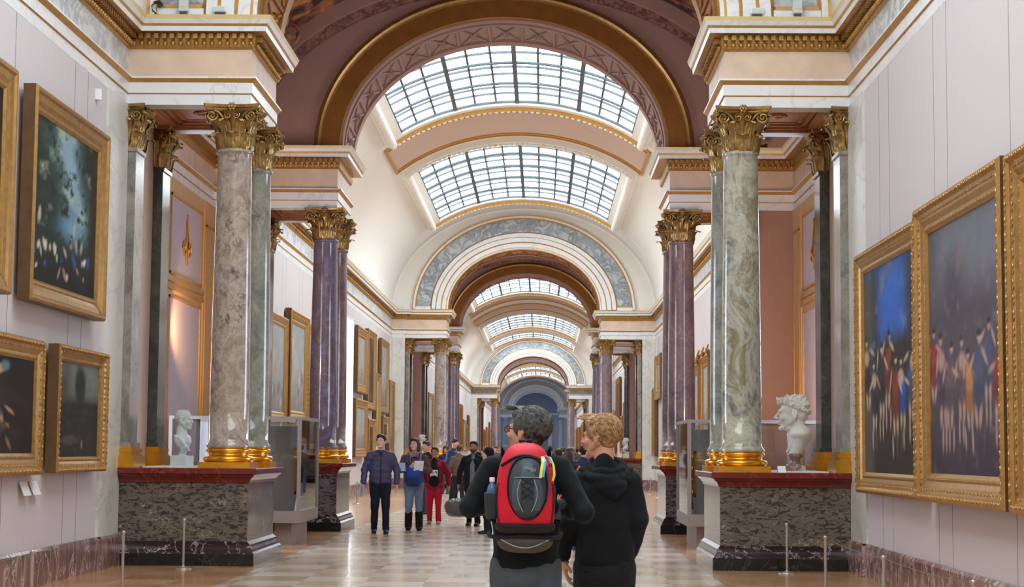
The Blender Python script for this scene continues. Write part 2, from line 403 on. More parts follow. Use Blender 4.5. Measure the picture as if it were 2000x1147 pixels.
for side, path, fl in (('left', PATH, 1.0), ('right', PATHR, -1.0)):
    for a, b, fr, dn in SEGS:
        mb = MB(); sweep(mb, path, ENT, a, b, flip=fl)
        for i, t0, t1 in dn:
            p, q = path[i], path[i+1]
            if i == 0: p = (p[0], 9.0)
            if i == 8: dentils(mb, p, q, 0.1, 0.1, flip=fl, step=0.2)
            else: dentils(mb, p, q, t0, t1, flip=fl)
        tn += 1
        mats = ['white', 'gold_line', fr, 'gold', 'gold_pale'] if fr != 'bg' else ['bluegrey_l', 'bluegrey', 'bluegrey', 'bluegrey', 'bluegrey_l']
        tag(mb.build('trim_%d' % tn, mats), kind='structure')

# wall surfaces (solid backing, facing inward)
def wallrun(name, pts, z0, z1, mats, mis=None, flip=1.0, th=0.35):
    mb = MB()
    zt = z1; z1 = min(z1, 5.828)
    for k, (p, q) in enumerate(zip(pts[:-1], pts[1:])):
        d = Vector((q[0]-p[0], q[1]-p[1])).normalized(); nr = Vector((d.y, -d.x))*flip*-th
        e = d*0.0
        vs = [(p[0], p[1], z0), (q[0], q[1], z0), (q[0], q[1], z1), (p[0], p[1], z1), (p[0]+nr.x, p[1]+nr.y, z0), (q[0]+nr.x, q[1]+nr.y, z0), (q[0]+nr.x, q[1]+nr.y, z1), (p[0]+nr.x, p[1]+nr.y, z1)]
        mb.add(vs, [(0, 1, 2, 3), (4, 7, 6, 5), (0, 4, 5, 1), (3, 2, 6, 7)]+([(1, 5, 6, 2), (0, 3, 7, 4)] if len(pts) == 2 else []), 0 if mis is None else mis[k])
    if zt > 6:   # masonry behind the entablature, set back from its face
        for k, (p, q) in enumerate(zip(pts[:-1], pts[1:])):
            d = Vector((q[0]-p[0], q[1]-p[1])).normalized(); nr = Vector((d.y, -d.x))*flip*-1
            c = [(p[0]+nr.x*o-d.x*0.0, p[1]+nr.y*o) for o in (0.12, th)]; g = [(q[0]+nr.x*o, q[1]+nr.y*o) for o in (0.12, th)]
            vs = [(*c[0], 5.83), (*g[0], 5.83), (*g[0], 7.05), (*c[0], 7.05), (*c[1], 5.83), (*g[1], 5.83), (*g[1], 7.05), (*c[1], 7.05)]
            mb.add(vs, [(0, 1, 2, 3), (4, 7, 6, 5), (0, 4, 5, 1), (3, 2, 6, 7)], 0)
    return tag(mb.build(name, mats), kind='structure')
for sd, s, fl in (('left', -1, 1.0), ('right', 1, -1.0)):
    X = lambda v: s*v
    wallrun('wall_'+sd, [(X(W0), Y0), (X(W0), A1-1.05)], 0, 6.9, ['fabric'], flip=fl)
    wallrun('wall_'+sd, [(X(W0-0.03), A1-1.05), (X(W0-0.03), A1-0.02)], 0, 5.826, ['strip'], flip=fl)
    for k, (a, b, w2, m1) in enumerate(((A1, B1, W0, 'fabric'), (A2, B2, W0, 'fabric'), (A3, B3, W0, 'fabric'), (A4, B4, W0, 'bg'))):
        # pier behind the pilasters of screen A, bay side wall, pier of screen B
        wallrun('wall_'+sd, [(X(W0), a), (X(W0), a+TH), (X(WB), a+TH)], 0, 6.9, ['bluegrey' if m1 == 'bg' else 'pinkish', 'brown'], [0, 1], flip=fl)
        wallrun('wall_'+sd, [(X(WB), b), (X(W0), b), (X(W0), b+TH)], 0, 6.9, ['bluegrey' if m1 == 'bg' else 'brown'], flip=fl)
    for (y0, y1) in ((B1+TH, A2), (B2+TH, A3), (B3+TH, A4)):
        wallrun('wall_'+sd, [(X(W1), y0), (X(W1), y1)], 0, 6.9, ['fabric'], flip=fl)
        mb = MB()
        mb.box(X(W0+0.02), X(W1+0.1), y1-0.14, y1+0.3, 0.0, 5.826, 0)
        mb.box(X(W1-0.05), X(W1+0.1), y0, y0+1.6, 0.39, 5.826, 0)
        mb.box(X(W1-0.05), X(W1+0.1), y1-1.0, y1-0.1, 0.39, 5.826, 0)
        tag(mb.build('trim_%d' % (tn+1), ['strip']), kind='structure'); tn += 1
    # skirting
    SK = [(0.0, 0.0, 0), (0.045, 0.0, 0), (0.045, 0.36, 0), (0.025, 0.39, 0), (-0.02, 0.39, 0)]
    for pts in ([(X(W0-0.01), Y0), (X(W0-0.01), A1-0.9)], [(X(W0-0.04), A1-1.05), (X(W0-0.04), A1-0.02)], [(X(W1), B1+TH), (X(W1), A2-0.14), (X(W0), A2-0.14)], [(X(W1), B2+TH), (X(W1), A3-0.14)], [(X(W1), B3+TH), (X(W1), A4)]):
        mb = MB(); sweep(mb, pts, SK, 0, len(pts)-1, flip=fl); tag(mb.build('baseboard_'+sd, 'skirting'), kind='structure')

for s in (-1, 1):
    mb = MB(); mb.box(s*(W0-0.083), s*W0, A1-1.058, A1-1.046, 0.0, 0.37); tag(mb.build('baseboard_%s' % ('left' if s < 0 else 'right'), 'skirting'), kind='structure')
# bay side walls with window and painted panels
for kb, (a, b) in enumerate(((A1, B1), (A2, B2), (A3, B3), (A4, B4))):
    for sd, s in (('left', -1), ('right', 1)):
        y0, y1 = a+TH, b; wy0, wy1, wz0, wz1 = y0+0.7, y0+3.3, 1.0, 5.3
        t = 'bluegrey' if kb == 3 else 'pinkish'
        mb = MB(); x0, x1 = s*WB, s*(WB+0.35)
        for (p, q, r, u) in ((y0, wy0, 0, 5.828), (wy1, y1, 0, 5.828), (wy0, wy1, 0, wz0), (wy0, wy1, wz1, 5.828)): mb.box(x0, x1, p, q, r, u)
        mb.box(s*(WB+0.12), x1, y0, y1, 5.828, 7.05)
        tag(mb.build('wall_'+sd, [t]), kind='structure')
        if True:  # windows of the last bay are added to brighten the far end
            w = MB(); w.box(s*(WB+0.24), s*(WB+0.28), wy0, wy1, wz0, wz1)
            f = MB()
            for yy in (wy0+0.04, (wy0+wy1)/2, wy1-0.04): f.box(s*(WB+0.16), s*(WB+0.23), yy-0.04, yy+0.04, wz0, wz1)
            for zz in (wz0+0.04, wz0+1.1, wz0+2.15, wz0+3.2, wz1-0.04): f.box(s*(WB+0.165), s*(WB+0.225), wy0, wy1, zz-0.03, zz+0.03)
            fo = f.build('window_%d' % (kb*2+(s > 0)+1), 'white_plastic'); tag(fo, kind='structure')
            w.build('pane', 'window', fo)
            # framed painted panels beside the window
            p = MB(); py0, py1 = wy1+0.15, y1-0.02
            p.box(s*WB, s*(WB-0.05), py1-1.0, py1, 0.0, 5.82, 0)
            p.box(s*WB, s*(WB-0.03), py0, py1-1.0, 0.0, 5.82, 1)
            for (c0, c1, z0, z1) in ((py0+0.25, py1-1.25, 1.2, 3.9), (py0+0.25, py1-1.25, 4.25, 5.55)):
                p.box(s*(WB-0.03), s*(WB-0.045), c0, c1, z0, z1, 2)
                for (e0, e1, g0, g1) in ((c0, c1, z0, z0+0.04), (c0, c1, z1-0.04, z1), (c0, c0+0.04, z0, z1), (c1-0.04, c1, z0, z1)): p.box(s*(WB-0.045), s*(WB-0.065), e0, e1, g0, g1, 3)
            for zz in (0.9, 4.0, 4.12): p.box(s*(WB-0.03), s*(WB-0.07), py0, py1-1.0, zz, zz+0.05, 3)
            for (c0, c1, z0, z1) in ((py1-0.86, py1-0.14, 1.3, 5.4),):
                for (e0, e1, g0, g1) in ((c0, c1, z0, z0+0.04), (c0, c1, z1-0.04, z1), (c0, c0+0.04, z0, z1), (c1-0.04, c1, z0, z1)): p.box(s*(WB-0.05), s*(WB-0.065), e0, e1, g0, g1, 3)
            # scrolled gilt ornament
            cy = (py0+py1-1.0)/2
            for sg in (-1, 1):
                pts = [(s*(WB-0.06), cy+sg*(0.03+0.16*(1-k/26)*math.cos(k*0.45)+0.17), 4.75+0.16*(1-k/26)*math.sin(k*0.45)) for k in range(24)]
                p.tube(pts, 0.014, 6, 3)
                p.tube([(s*(WB-0.06), cy+sg*0.02, 4.5), (s*(WB-0.06), cy+sg*0.10, 4.9), (s*(WB-0.06), cy+sg*0.05, 5.2), (s*(WB-0.06), cy, 5.35)], 0.012, 6, 3)
            tn += 1; tag(p.build('trim_%d' % tn, ['panel_tan', 'panel_tan', 'panel_lilac', 'gold_line'] if kb < 3 else ['bluegrey_l', 'bluegrey_l', 'bluegrey', 'bluegrey']), kind='structure')

for k, D in enumerate((B1, B2, B3)):   # dado rail on the brown piers
    for s in (-1, 1):
        mb = MB(); mb.box(s*(W0+0.0), s*WB, D-0.035, D-0.001, 1.86, 1.92); mb.box(s*(W0+0.0), s*WB, D-0.02, D-0.001, 0.0, 0.16)
        tn += 1; tag(mb.build('trim_%d' % tn, 'brown'), kind='structure')
f = MB(); f.box(-W1+0.0, -W1+0.10, 52.0, 52.12, 1.0, 5.45); f.box(-W1, -W1+0.10, 54.1, 54.22, 1.0, 5.45); f.box(-W1, -W1+0.10, 52.12, 54.1, 5.35, 5.45); f.box(-W1, -W1+0.10, 52.12, 54.1, 1.0, 1.1); f.box(-W1, -W1+0.07, 53.08, 53.14, 1.1, 5.35)
fo = f.build('window_9', 'white_plastic'); tag(fo, kind='structure')
f = MB(); f.box(-W1-0.01, -W1+0.02, 52.12, 54.1, 1.1, 5.35); f.build('pane', 'sky', fo)
# end wall behind the viewer and at the far end
mb = MB(); mb.box(-7, 7, Y0-0.4, Y0, 0, 12.5); tag(mb.build('wall_back', 'fabric'), kind='structure')
mb = MB(); mb.box(-7, 7, B4+TH+3.0, B4+TH+3.4, 0, 12.5, 0)
mb.box(-3.0, 3.0, B4+TH+2.9, B4+TH+3.0, 6.4, 6.7, 1)
for x in (-1.9, 1.9): mb.box(x-0.25, x+0.25, B4+TH+2.85, B4+TH+3.0, 0, 6.4, 1)
mb.box(-0.9, 0.9, B4+TH+2.92, B4+TH+3.0, 0, 4.6, 2)
tag(mb.build('wall_end', ['bluegrey', 'bluegrey_l', 'soffit']), kind='structure')

# ------------------------------------------------------------------ soffits of the screens
def soffits(D, name_mat='soffit'):
    for s in (-1, 1):
        mb = MB(); x0, x1 = XA+0.03, W0; y0, y1 = D+0.03, D+TH-0.03
        X = lambda v: s*v
        mb.box(X(x0), X(x1), y0, y1, 5.93, 6.10)
        bd = 0.30
        for (a, b, c, d) in ((x0, x1, y0, y0+bd), (x0, x1, y1-bd, y1), (x0, x0+bd, y0+bd, y1-bd), (x1-bd*0.8, x1, y0+bd, y1-bd)): mb.box(X(a), X(b), c, d, 5.83, 5.95)
        for k, (g, z) in enumerate(((0.0, 5.86), (0.08, 5.89), (0.16, 5.915))):
            a, b, c, d = x0+bd+g, x1-bd*0.8-g, y0+bd+g, y1-bd-g; w = 0.05
            for (e, f, h, i) in ((a, b, c, c+w), (a, b, d-w, d), (a, a+w, c, d), (b-w, b, c, d)): mb.box(X(e), X(f), h, i, z, 5.94)
        cx, cy = (x0+x1)/2, (y0+y1)/2
        for k in range(8):
            an = k*PI/4; mb.ball((X(cx)+0.09*math.cos(an), cy+0.09*math.sin(an), 5.92), (0.05, 0.05, 0.03), 0, 8, 5)
        mb.ball((X(cx), cy, 5.91), (0.05, 0.05, 0.04), 0, 8, 5)
        global tn
        tn += 1; tag(mb.build('trim_%d' % tn, [name_mat]), kind='structure')
for D in (A1, B1, A2, B2, A3, B3): soffits(D)
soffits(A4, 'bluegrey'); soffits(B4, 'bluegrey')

# ------------------------------------------------------------------ arch walls
def ring(mb, p, q, mi, n=64, t0=0.0, t1=PI, smooth=True):
    """surface strip between two half ellipses p, q = (a, b, y)"""
    def fn(u, v):
        a = p[0]+(q[0]-p[0])*v; b = p[1]+(q[1]-p[1])*v; y = p[2]+(q[2]-p[2])*v; t = t0+(t1-t0)*u
        return (a*math.cos(t), y, ZS+b*math.sin(t))
    mb.grid(fn, n, 1, mi, smooth)
def archwall(D, kind, oa, ob):
    """kind A: marble archivolt facing the viewer; kind B: brown with gilt archivolt"""
    global tn
    y = D+0.02; yb = D+TH-0.02
    mb = MB()
    if kind in 'AX':
        P = [(AA, AB, y, 0), (AA+0.05, AB+0.05, y-0.03, 1), (AA+0.085, AB+0.085, y-0.03, 0), (AA+0.24, AB+0.24, y-0.03, 1), (AA+0.28, AB+0.28, y-0.09, 0), (AA+0.45, AB+0.45, y-0.09, 1), (AA+0.49, AB+0.47, y-0.13, 0),
             (3.60, 3.00, y-0.13, 1), (3.66, 3.05, y-0.05, 2), (4.20, 3.55, y-0.05, 3), (4.25, 3.60, y-0.10, 0), (4.33, 3.68, y-0.10, 1), (4.37, 3.73, y-0.13, 0), (4.42, 3.78, y-0.02, 0), (4.45, 3.81, y, 4), (oa, ob, y, 4)]
        for p, q in zip(P[:-1], P[1:]): ring(mb, p[:3], q[:3], p[3], smooth=False)
        # sill strip closing the panel
        for s in (-1, 1):
            mb.box(s*3.64, s*4.24, y-0.09, y+0.02, ZS-0.05, ZS+0.10, 0); mb.box(s*3.66, s*4.22, y-0.10, y+0.02, ZS+0.10, ZS+0.145, 3)
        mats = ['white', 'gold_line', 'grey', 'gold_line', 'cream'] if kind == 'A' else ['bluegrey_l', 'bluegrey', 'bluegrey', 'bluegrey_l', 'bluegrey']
    else:
        P = [(AA, AB, y, 1), (AA+0.02, AB+0.02, y-0.05, 2), (AA+0.34, AB+0.34, y-0.05, 1), (AA+0.37, AB+0.37, y-0.10, 1), (AA+0.41, AB+0.41, y-0.13, 1), (AA+0.45, AB+0.45, y-0.10, 1), (AA+0.48, AB+0.48, y-0.05, 1), (AA+0.50, AB+0.50, y, 0), (oa, ob, y, 0)]
        for p, q in zip(P[:-1], P[1:]): ring(mb, p[:3], q[:3], p[3], smooth=False)
        mats = ['brown', 'gold', 'arch_gold']
    tn += 1; tag(mb.build('trim_%d' % tn, mats), kind='structure')
    # intrados with ribs and lattice
    mb = MB()
    ring(mb, (AA, AB, y), (AA, AB, yb), 0)
    for (u0, u1, h) in ((0.0, 0.10, 0.03), (0.13, 0.20, 0.05), (0.80, 0.87, 0.05), (0.90, 1.0, 0.03)):
        a0, a1 = y+(yb-y)*u0, y+(yb-y)*u1
        ring(mb, (AA, AB, a0), (AA-h, AB-h, a0), 1); ring(mb, (AA-h, AB-h, a0), (AA-h, AB-h, a1), 1); ring(mb, (AA-h, AB-h, a1), (AA, AB, a1), 1)
    if D < 80:
        for k in range(15):
            t0 = PI*(k+0.15)/15; t1 = PI*(k+0.85)/15
            for (ua, ub) in ((0.24, 0.76), (0.76, 0.24)):
                pts = []
                for j in range(6):
                    t = t0+(t1-t0)*j/5; yy = y+(yb-y)*(ua+(ub-ua)*j/5); pts.append(((AA-0.015)*math.cos(t), yy, ZS+(AB-0.015)*math.sin(t)))
                mb.tube(pts, 0.025, 5, 0)
            t = (t0+t1)/2; mb.ball(((AA-0.02)*math.cos(t), (y+yb)/2, ZS+(AB-0.02)*math.sin(t)), 0.09, 1, 8, 5)
            mb.tube([((AA-0.015)*math.cos(PI*k/15), y+(yb-y)*0.22, ZS+(AB-0.015)*math.sin(PI*k/15)), ((AA-0.015)*math.cos(PI*k/15), y+(yb-y)*0.78, ZS+(AB-0.015)*math.sin(PI*k/15))], 0.03, 5, 1)
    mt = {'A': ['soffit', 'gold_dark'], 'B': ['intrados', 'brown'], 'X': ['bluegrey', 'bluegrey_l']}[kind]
    tn += 1; tag(mb.build('trim_%d' % tn, mt), kind='structure')
    # rear face
    mb = MB(); ring(mb, (AA, AB, yb), (oa, ob, yb), 0, smooth=False); ring(mb, (oa, ob, y), (oa, ob, yb), 0)
    tn += 1; tag(mb.build('trim_%d' % tn, ['brown' if kind == 'A' else 'cream' if kind == 'B' else 'bluegrey']), kind='structure')
archwall(A1, 'A', 5.3, 4.15); archwall(B1, 'B', 5.3, 4.15); archwall(A2, 'A', 5.3, 4.15); archwall(B2, 'B', 5.3, 4.15)
archwall(A3, 'A', 5.3, 4.15); archwall(B3, 'A', 5.3, 4.15); archwall(A4, 'X', 5.3, 4.15); archwall(B4, 'X', 5.3, 4.15)

# ------------------------------------------------------------------ bay ceilings
def bayvault(a, b, dim=False):
    global tn
    y0, y1 = a+TH-0.02, b
    mb = MB()
    ring(mb, (4.82, 3.25, y0), (4.82, 3.25, y1), 0)
    ring(mb, (4.82, 3.25, y1-0.45), (4.60, 3.00, y1-0.45), 2); ring(mb, (4.60, 3.00, y1-0.45), (4.60, 3.00, y1-0.32), 2); ring(mb, (4.60, 3.00, y1-0.32), (4.70, 3.10, y1-0.30), 2)
    ring(mb, (4.70, 3.10, y1-0.30), (4.50, 2.88, y1-0.06), 1); ring(mb, (4.50, 2.88, y1-0.06), (4.50, 2.88, y1), 1)
    ring(mb, (4.82, 3.25, y0+0.4), (4.5, 2.9, y0+0.3), 1); ring(mb, (4.5, 2.9, y0+0.3), (4.5, 2.9, y0), 1)
    for s in (-1, 1): mb.box(s*4.75, s*5.7, y0, y1, ZC-0.02, ZC+0.06, 2)
    if not dim:
        for k in range(7):
            for t in (0.30, 0.62, 2.52, 2.84):
                c = ((4.70)*math.cos(t), y0+0.8+k*0.95, ZS+3.13*math.sin(t))
                mb.ball(c, (0.22, 0.30, 0.22), 0, 9, 6); mb.ball((c[0], c[1]+0.35, c[2]+0.12), (0.12, 0.2, 0.16), 0, 8, 5)
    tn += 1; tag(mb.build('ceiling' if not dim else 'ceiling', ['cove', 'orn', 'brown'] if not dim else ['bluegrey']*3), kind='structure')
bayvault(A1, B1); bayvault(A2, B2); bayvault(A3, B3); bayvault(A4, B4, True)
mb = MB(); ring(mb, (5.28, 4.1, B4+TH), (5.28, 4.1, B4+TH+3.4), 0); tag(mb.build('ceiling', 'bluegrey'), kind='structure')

# ------------------------------------------------------------------ gallery vaults with laylights
TS = math.radians(46.0)
wn = 10
def gallery(y0, y1, sky, panels=(), far=False, W=VA):
    global tn, wn
    va = W
    mb = MB(); NT_ = 40
    V = lambda t, y, k=0.0: ((va-k)*math.cos(t), y, ZS+(VB-k)*math.sin(t))
    ys = sorted({y0, y1, *[a for s in sky for a in s]})
    for p, q in zip(ys[:-1], ys[1:]):
        inside = any(a <= p+1e-6 and q <= b+1e-6 for a, b in sky)
        nn = 1
        for (t0, t1) in (((0, TS), (PI-TS, PI)) if inside else ((0, PI),)):
            mb.grid(lambda u, v: V(t0+(t1-t0)*u, p+(q-p)*v), NT_, nn, 0)
    # ledge between cornice and vault
    for s in (-1, 1): mb.box(s*(va-0.01), s*(va+0.4), y0, y1, ZC-0.05, ZS+0.1, 0)
    for (a, b) in panels:
        for (t0, t1) in ((TS*0.96, PI-TS*0.96),):
            for (ya, yb) in ((a, a+0.10), (b-0.10, b), (a+0.35, a+0.41), (b-0.41, b-0.35)):
                mb.grid(lambda u, v: V(t0+(t1-t0)*u, ya+(yb-ya)*v, 0.06), 40, 1, 2)
                mb.grid(lambda u, v: V(t0+(t1-t0)*u, ya, 0.06*v), 40, 1, 2); mb.grid(lambda u, v: V(t0+(t1-t0)*u, yb, 0.06*v), 40, 1, 2)
            mb.grid(lambda u, v: V(t0+(t1-t0)*u, a+0.1+(b-a-0.2)*v, 0.02), 40, 1, 1)
            for t in (t0, t1): mb.grid(lambda u, v: V(t+0.02*(u-0.5), a+(b-a)*v, 0.06), 1, 1, 2)
    tag(mb.build('ceiling', ['cream', 'pinkish', 'gold_line']), kind='structure')
    for (a, b) in sky:
        wn += 1
        f = MB()
        # frame: stepped border plus egg roll moulding
        t0, t1 = TS, PI-TS
        def strip(ta, tb, ya, yb, k0, k1, mi, n=40, m=1): f.grid(lambda u, v: V(ta+(tb-ta)*u, ya+(yb-ya)*v, k0+(k1-k0)*v), n, m, mi)
        for (ye, sg) in ((a, 1), (b, -1)):
            e = 0.42*sg
            strip(t0, t1, ye-0.04*sg, ye-0.04*sg, 0.0, 0.16, 0); strip(t0, t1, ye-0.04*sg, ye+0.16*sg, 0.16, 0.22, 0)
            strip(t0, t1, ye+0.16*sg, ye+0.2*sg, 0.22, 0.12, 1); strip(t0, t1, ye+0.2*sg, ye+e, 0.12, 0.10, 0); strip(t0, t1, ye+e, ye+e, 0.10, -0.25, 0)
            n = 46 if not far else 0
            for k in range(n):
                t = t0+(t1-t0)*(k+0.5)/n; f.ball(V(t, ye+0.08*sg, 0.20), (0.075, 0.075, 0.05), 2 if k % 9 == 0 else 0, 7, 5)
        for (te, sg) in ((t0, 1), (t1, -1)):
            def sid(ta, tb, ka, kb, mi): f.grid(lambda u, v: V(te+sg*(ta+(tb-ta)*v), a+(b-a)*u, ka+(kb-ka)*v), 1, 1, mi)
            sid(-0.012, -0.012, 0.0, 0.14, 0); sid(-0.012, 0.0, 0.14, 0.14, 0)
            sid(0.045, 0.05, 0.14, 0.12, 1); sid(0.05, 0.10, 0.12, 0.10, 0); sid(0.10, 0.10, 0.10, -0.25, 0)
            f.tube([V(te+sg*0.02, a+(b-a)*j/10, 0.15) for j in range(11)], 0.11, 8, 0)
            n = int((b-a)/0.42) if not far else 0
            for k in range(n): f.ball(V(te+sg*0.02, a+(b-a)*(k+0.5)/n, 0.16), (0.125, 0.16, 0.125), 0, 8, 6)
        fo = f.build('window_%d' % wn, ['cream', 'gold_line', 'gold_pale']); tag(fo, kind='structure')
        # glazing bars
        g = MB(); ya, yb = a+0.42, b-0.42; s0, s1 = t0+0.10, t1-0.10
        nr = max(3, round((yb-ya)/0.80/3)*3); nc = 12
        off = {0: 0}
        for j in range(nr+1):
            yy = ya+(yb-ya)*j/nr; thick = (nr-j) % 3 == 0; w = 0.055 if thick else 0.032; kk = 0.03 if thick else -0.05
            def bar(u, v, yy=yy, w=w, kk=kk): return V(s0+(s1-s0)*u, yy-w+2*w*v, kk)
            g.grid(bar, 36, 1, 0)
            for sgn in (-1, 1): g.grid(lambda u, v: V(s0+(s1-s0)*u, yy+sgn*w, kk-0.05*v), 36, 1, 0)
        for i in range(nc+1):
            tt = s0+(s1-s0)*i/nc; thick = i % 3 == 0; w = 0.011 if thick else 0.0055; kk = 0.05 if thick else -0.04
            g.grid(lambda u, v: V(tt-w+2*w*v, ya+(yb-ya)*u, kk), 1, 1, 0)
            for sgn in (-1, 1): g.grid(lambda u, v: V(tt+sgn*w, ya+(yb-ya)*u, kk-0.06*v), 1, 1, 0)
        g.build('glazing_bars', 'bar', fo)
        p = MB(); p.grid(lambda u, v: V(s0-0.02+(s1-s0+0.04)*u, ya-0.1+(yb-ya+0.2)*v, -0.12), 24, 1, 0); p.build('pane', 'sky', fo)
gallery(Y0, A1, [(-9.5, 3.0), (6.5, 19.5)], W=4.75)
gallery(B1+TH, A2, [(35.1, 48.1), (53.2, 66.2)], panels=[(48.6, 52.7)])
gallery(B2+TH, A3, [(83.5, 90.5), (94.0, 105.5), (119.6, 134.6), (139.0, 147.2)], panels=[(107.0, 110.5), (113.5, 118.5)])
gallery(B3+TH, A4, [(161.0, 174.0), (178, 191), (195.0, 203.0), (207.0, 220.0)], panels=[(203.6, 206.4)], far=True)
# ------------------------------------------------------------------ columns
def leaf(mb, ang, z0, h, w, r0, r1, curl, mi=0, sq=None):
    """acanthus leaf hugging the bell and curling out at the tip"""
    prof = [(0, 0), (0.012, 0.25), (0.010, 0.5), (0.02, 0.72), (0.05, 0.90), (0.085, 1.0), (0.115, 0.98), (0.125, 0.90)]
    def fn(u, v):
        k = v*(len(prof)-1); i = min(int(k), len(prof)-2); f = k-i
        o = prof[i][0]*(1-f)+prof[i+1][0]*f; zz = prof[i][1]*(1-f)+prof[i+1][1]*f
        r = r0+(r1-r0)*zz+o*curl+0.006
        ww = w*(0.72+0.28*math.sin(PI*min(1, v*1.1)))*(1-0.55*max(0, v-0.75)/0.25)*(0.86+0.14*abs(math.sin(5*PI*v)))
        s = (u-0.5)*2
        r += 0.016*(1-abs(s))**0.6*(1 if abs(s) < 0.2 else 0.5) - 0.012*s*s + 0.006*math.cos(s*9)
        t = s*ww
        c, d = math.cos(ang), math.sin(ang)
        return (r*c-t*d, r*d+t*c, z0+h*zz)
    mb.grid(fn, 8, 14, mi)
def spiral(mb, c, ex, ez, R, turns, r, sg=1, start=PI/2):
    pts = []; rr = []
    n = 26
    for k in range(n):
        f = k/(n-1); a = start-sg*f*turns*2*PI; q = R*(1-0.86*f)
        pts.append(Vector(c)+Vector(ex)*(q*math.cos(a))+Vector(ez)*(q*math.sin(a))+Vector(ex).cross(Vector(ez))*(0.025*f)); rr.append(r*(1-0.5*f))
    mb.tube(pts, rr, 6)
def capital_mesh(name, rt=0.215, H=0.555, hw=0.36, square=False, full=True):
    mb = MB()
    bell = [(rt, 0), (rt*0.98, 0.05), (rt*1.0, 0.25), (rt*1.06, 0.36), (rt*1.25, 0.44), (rt*1.42, 0.475)]
    if not square: mb.lathe(bell, 24)
    else:
        for (a, z), (b, z2) in zip(bell[:-1], bell[1:]):
            for k in range(4):
                c, s = math.cos(k*PI/2), math.sin(k*PI/2)
                P = lambda x, y, z: (x*c-y*s, x*s+y*c, z)
                mb.add([P(a, -a, z), P(a, a, z), P(b, b, z2), P(b, -b, z2)], [(0, 1, 2, 3)], 0)
    k = 1.18 if square else 1.0
    if full:
        for i in range(8):
            r0 = rt*(k if not (square and i % 2) else 1.42)*0.97
            if square and i % 2 == 0: r0 = rt
            leaf(mb, i*PI/4, 0.0, 0.20, 0.085, r0, r0*1.02, 1.0)
        n2 = 8
        for i in range(n2):
            an = i*PI/4+PI/8; r0 = rt*(1.12 if square else 1.0)
            leaf(mb, an, 0.02, 0.345, 0.085, r0, r0*1.08, 1.15)
        for i in range(4):   # corner volutes
            a = PI/4+i*PI/2; dr = Vector((math.cos(a), math.sin(a), 0)); tn_ = Vector((-math.sin(a), math.cos(a), 0))
            leaf(mb, a, 0.25, 0.19, 0.05, rt*1.15*(1.2 if square else 1), rt*1.6, 1.2)
            cc = dr*(hw*1.08)+Vector((0, 0, 0.40))
            for sg in (-1, 1):
                n = (tn_*sg*0.85+dr*0.5).normalized(); ex = (dr*0.85-tn_*sg*0.5).normalized()
                c2 = dr*(hw*1.10)+tn_*sg*0.045+Vector((0, 0, 0.405))
                spiral(mb, c2, ex, (0, 0, 1), 0.072, 1.7, 0.020, -1, PI*0.9)
                mb.tube([dr*rt*1.0+tn_*sg*0.12+Vector((0, 0, 0.2)), dr*rt*1.15+tn_*sg*0.11+Vector((0, 0, 0.36)), dr*rt*1.45+tn_*sg*0.07+Vector((0, 0, 0.45)), c2-ex*0.02+Vector((0, 0, 0.072))], [0.014, 0.018, 0.02, 0.018], 6)
            # inner small volutes and fleuron on each face
            b = i*PI/2; dr = Vector((math.cos(b), math.sin(b), 0)); t2 = Vector((-math.sin(b), math.cos(b), 0)); q = rt*1.32
            for sg in (-1, 1):
                spiral(mb, dr*q+t2*sg*0.055+Vector((0, 0, 0.41)), t2*sg, (0, 0, 1), 0.042, 1.5, 0.013, 1, PI*0.2)
                mb.tube([dr*rt*1.02+t2*sg*0.10+Vector((0, 0, 0.22)), dr*rt*1.2+t2*sg*0.085+Vector((0, 0, 0.34)), dr*q+t2*sg*0.09+Vector((0, 0, 0.43))], 0.012, 6)
            fc = dr*(hw*0.86)+Vector((0, 0, 0.52))
            for j in range(6):
                an = j*PI/3; mb.ball(fc+t2*0.035*math.cos(an)+Vector((0, 0, 0.035*math.sin(an))), 0.026, 0, 6, 4)
            mb.ball(fc+dr*0.02, 0.025, 0, 6, 4)
    # abacus with concave sides
    def outline(h, dep):
        pts = []
        for i in range(4):
            a = i*PI/2; c, s = math.cos(a), math.sin(a)
            for j in range(9):
                t = -0.93+1.86*j/8; x = h-dep*(1-t*t); y = t*h
                pts.append((x*c-y*s, x*s+y*c))
        return pts
    lay = [(0.475, hw*0.90), (0.495, hw*0.94), (0.50, hw*0.94), (0.52, hw), (H, hw*1.02)]
    prev = None
    for z, h in lay:
        o = [(x, y, z) for x, y in outline(h, 0.075)]
        if prev: 
            n = len(o); mb.add(prev+o, [(i, (i+1) % n, n+(i+1) % n, n+i) for i in range(n)])
        else: mb.add(o, [tuple(range(len(o)))])
        prev = o
    mb.add(prev, [tuple(range(len(prev)))])
    return mb.mesh(name)
SHAFT = [(0.282, 0.0), (0.285, 0.02), (0.27, 0.04), (0.252, 0.07), (0.248, 0.12)] + [(0.248-(0.033)*(max(0, (k/10)-0.15)/0.85)**1.4, 0.12+k*0.361) for k in range(0, 11)]
SHAFT = SHAFT[:-1]+[(0.215, 3.74), (0.222, 3.765), (0.238, 3.78), (0.240, 3.80), (0.232, 3.815), (0.215, 3.82)]
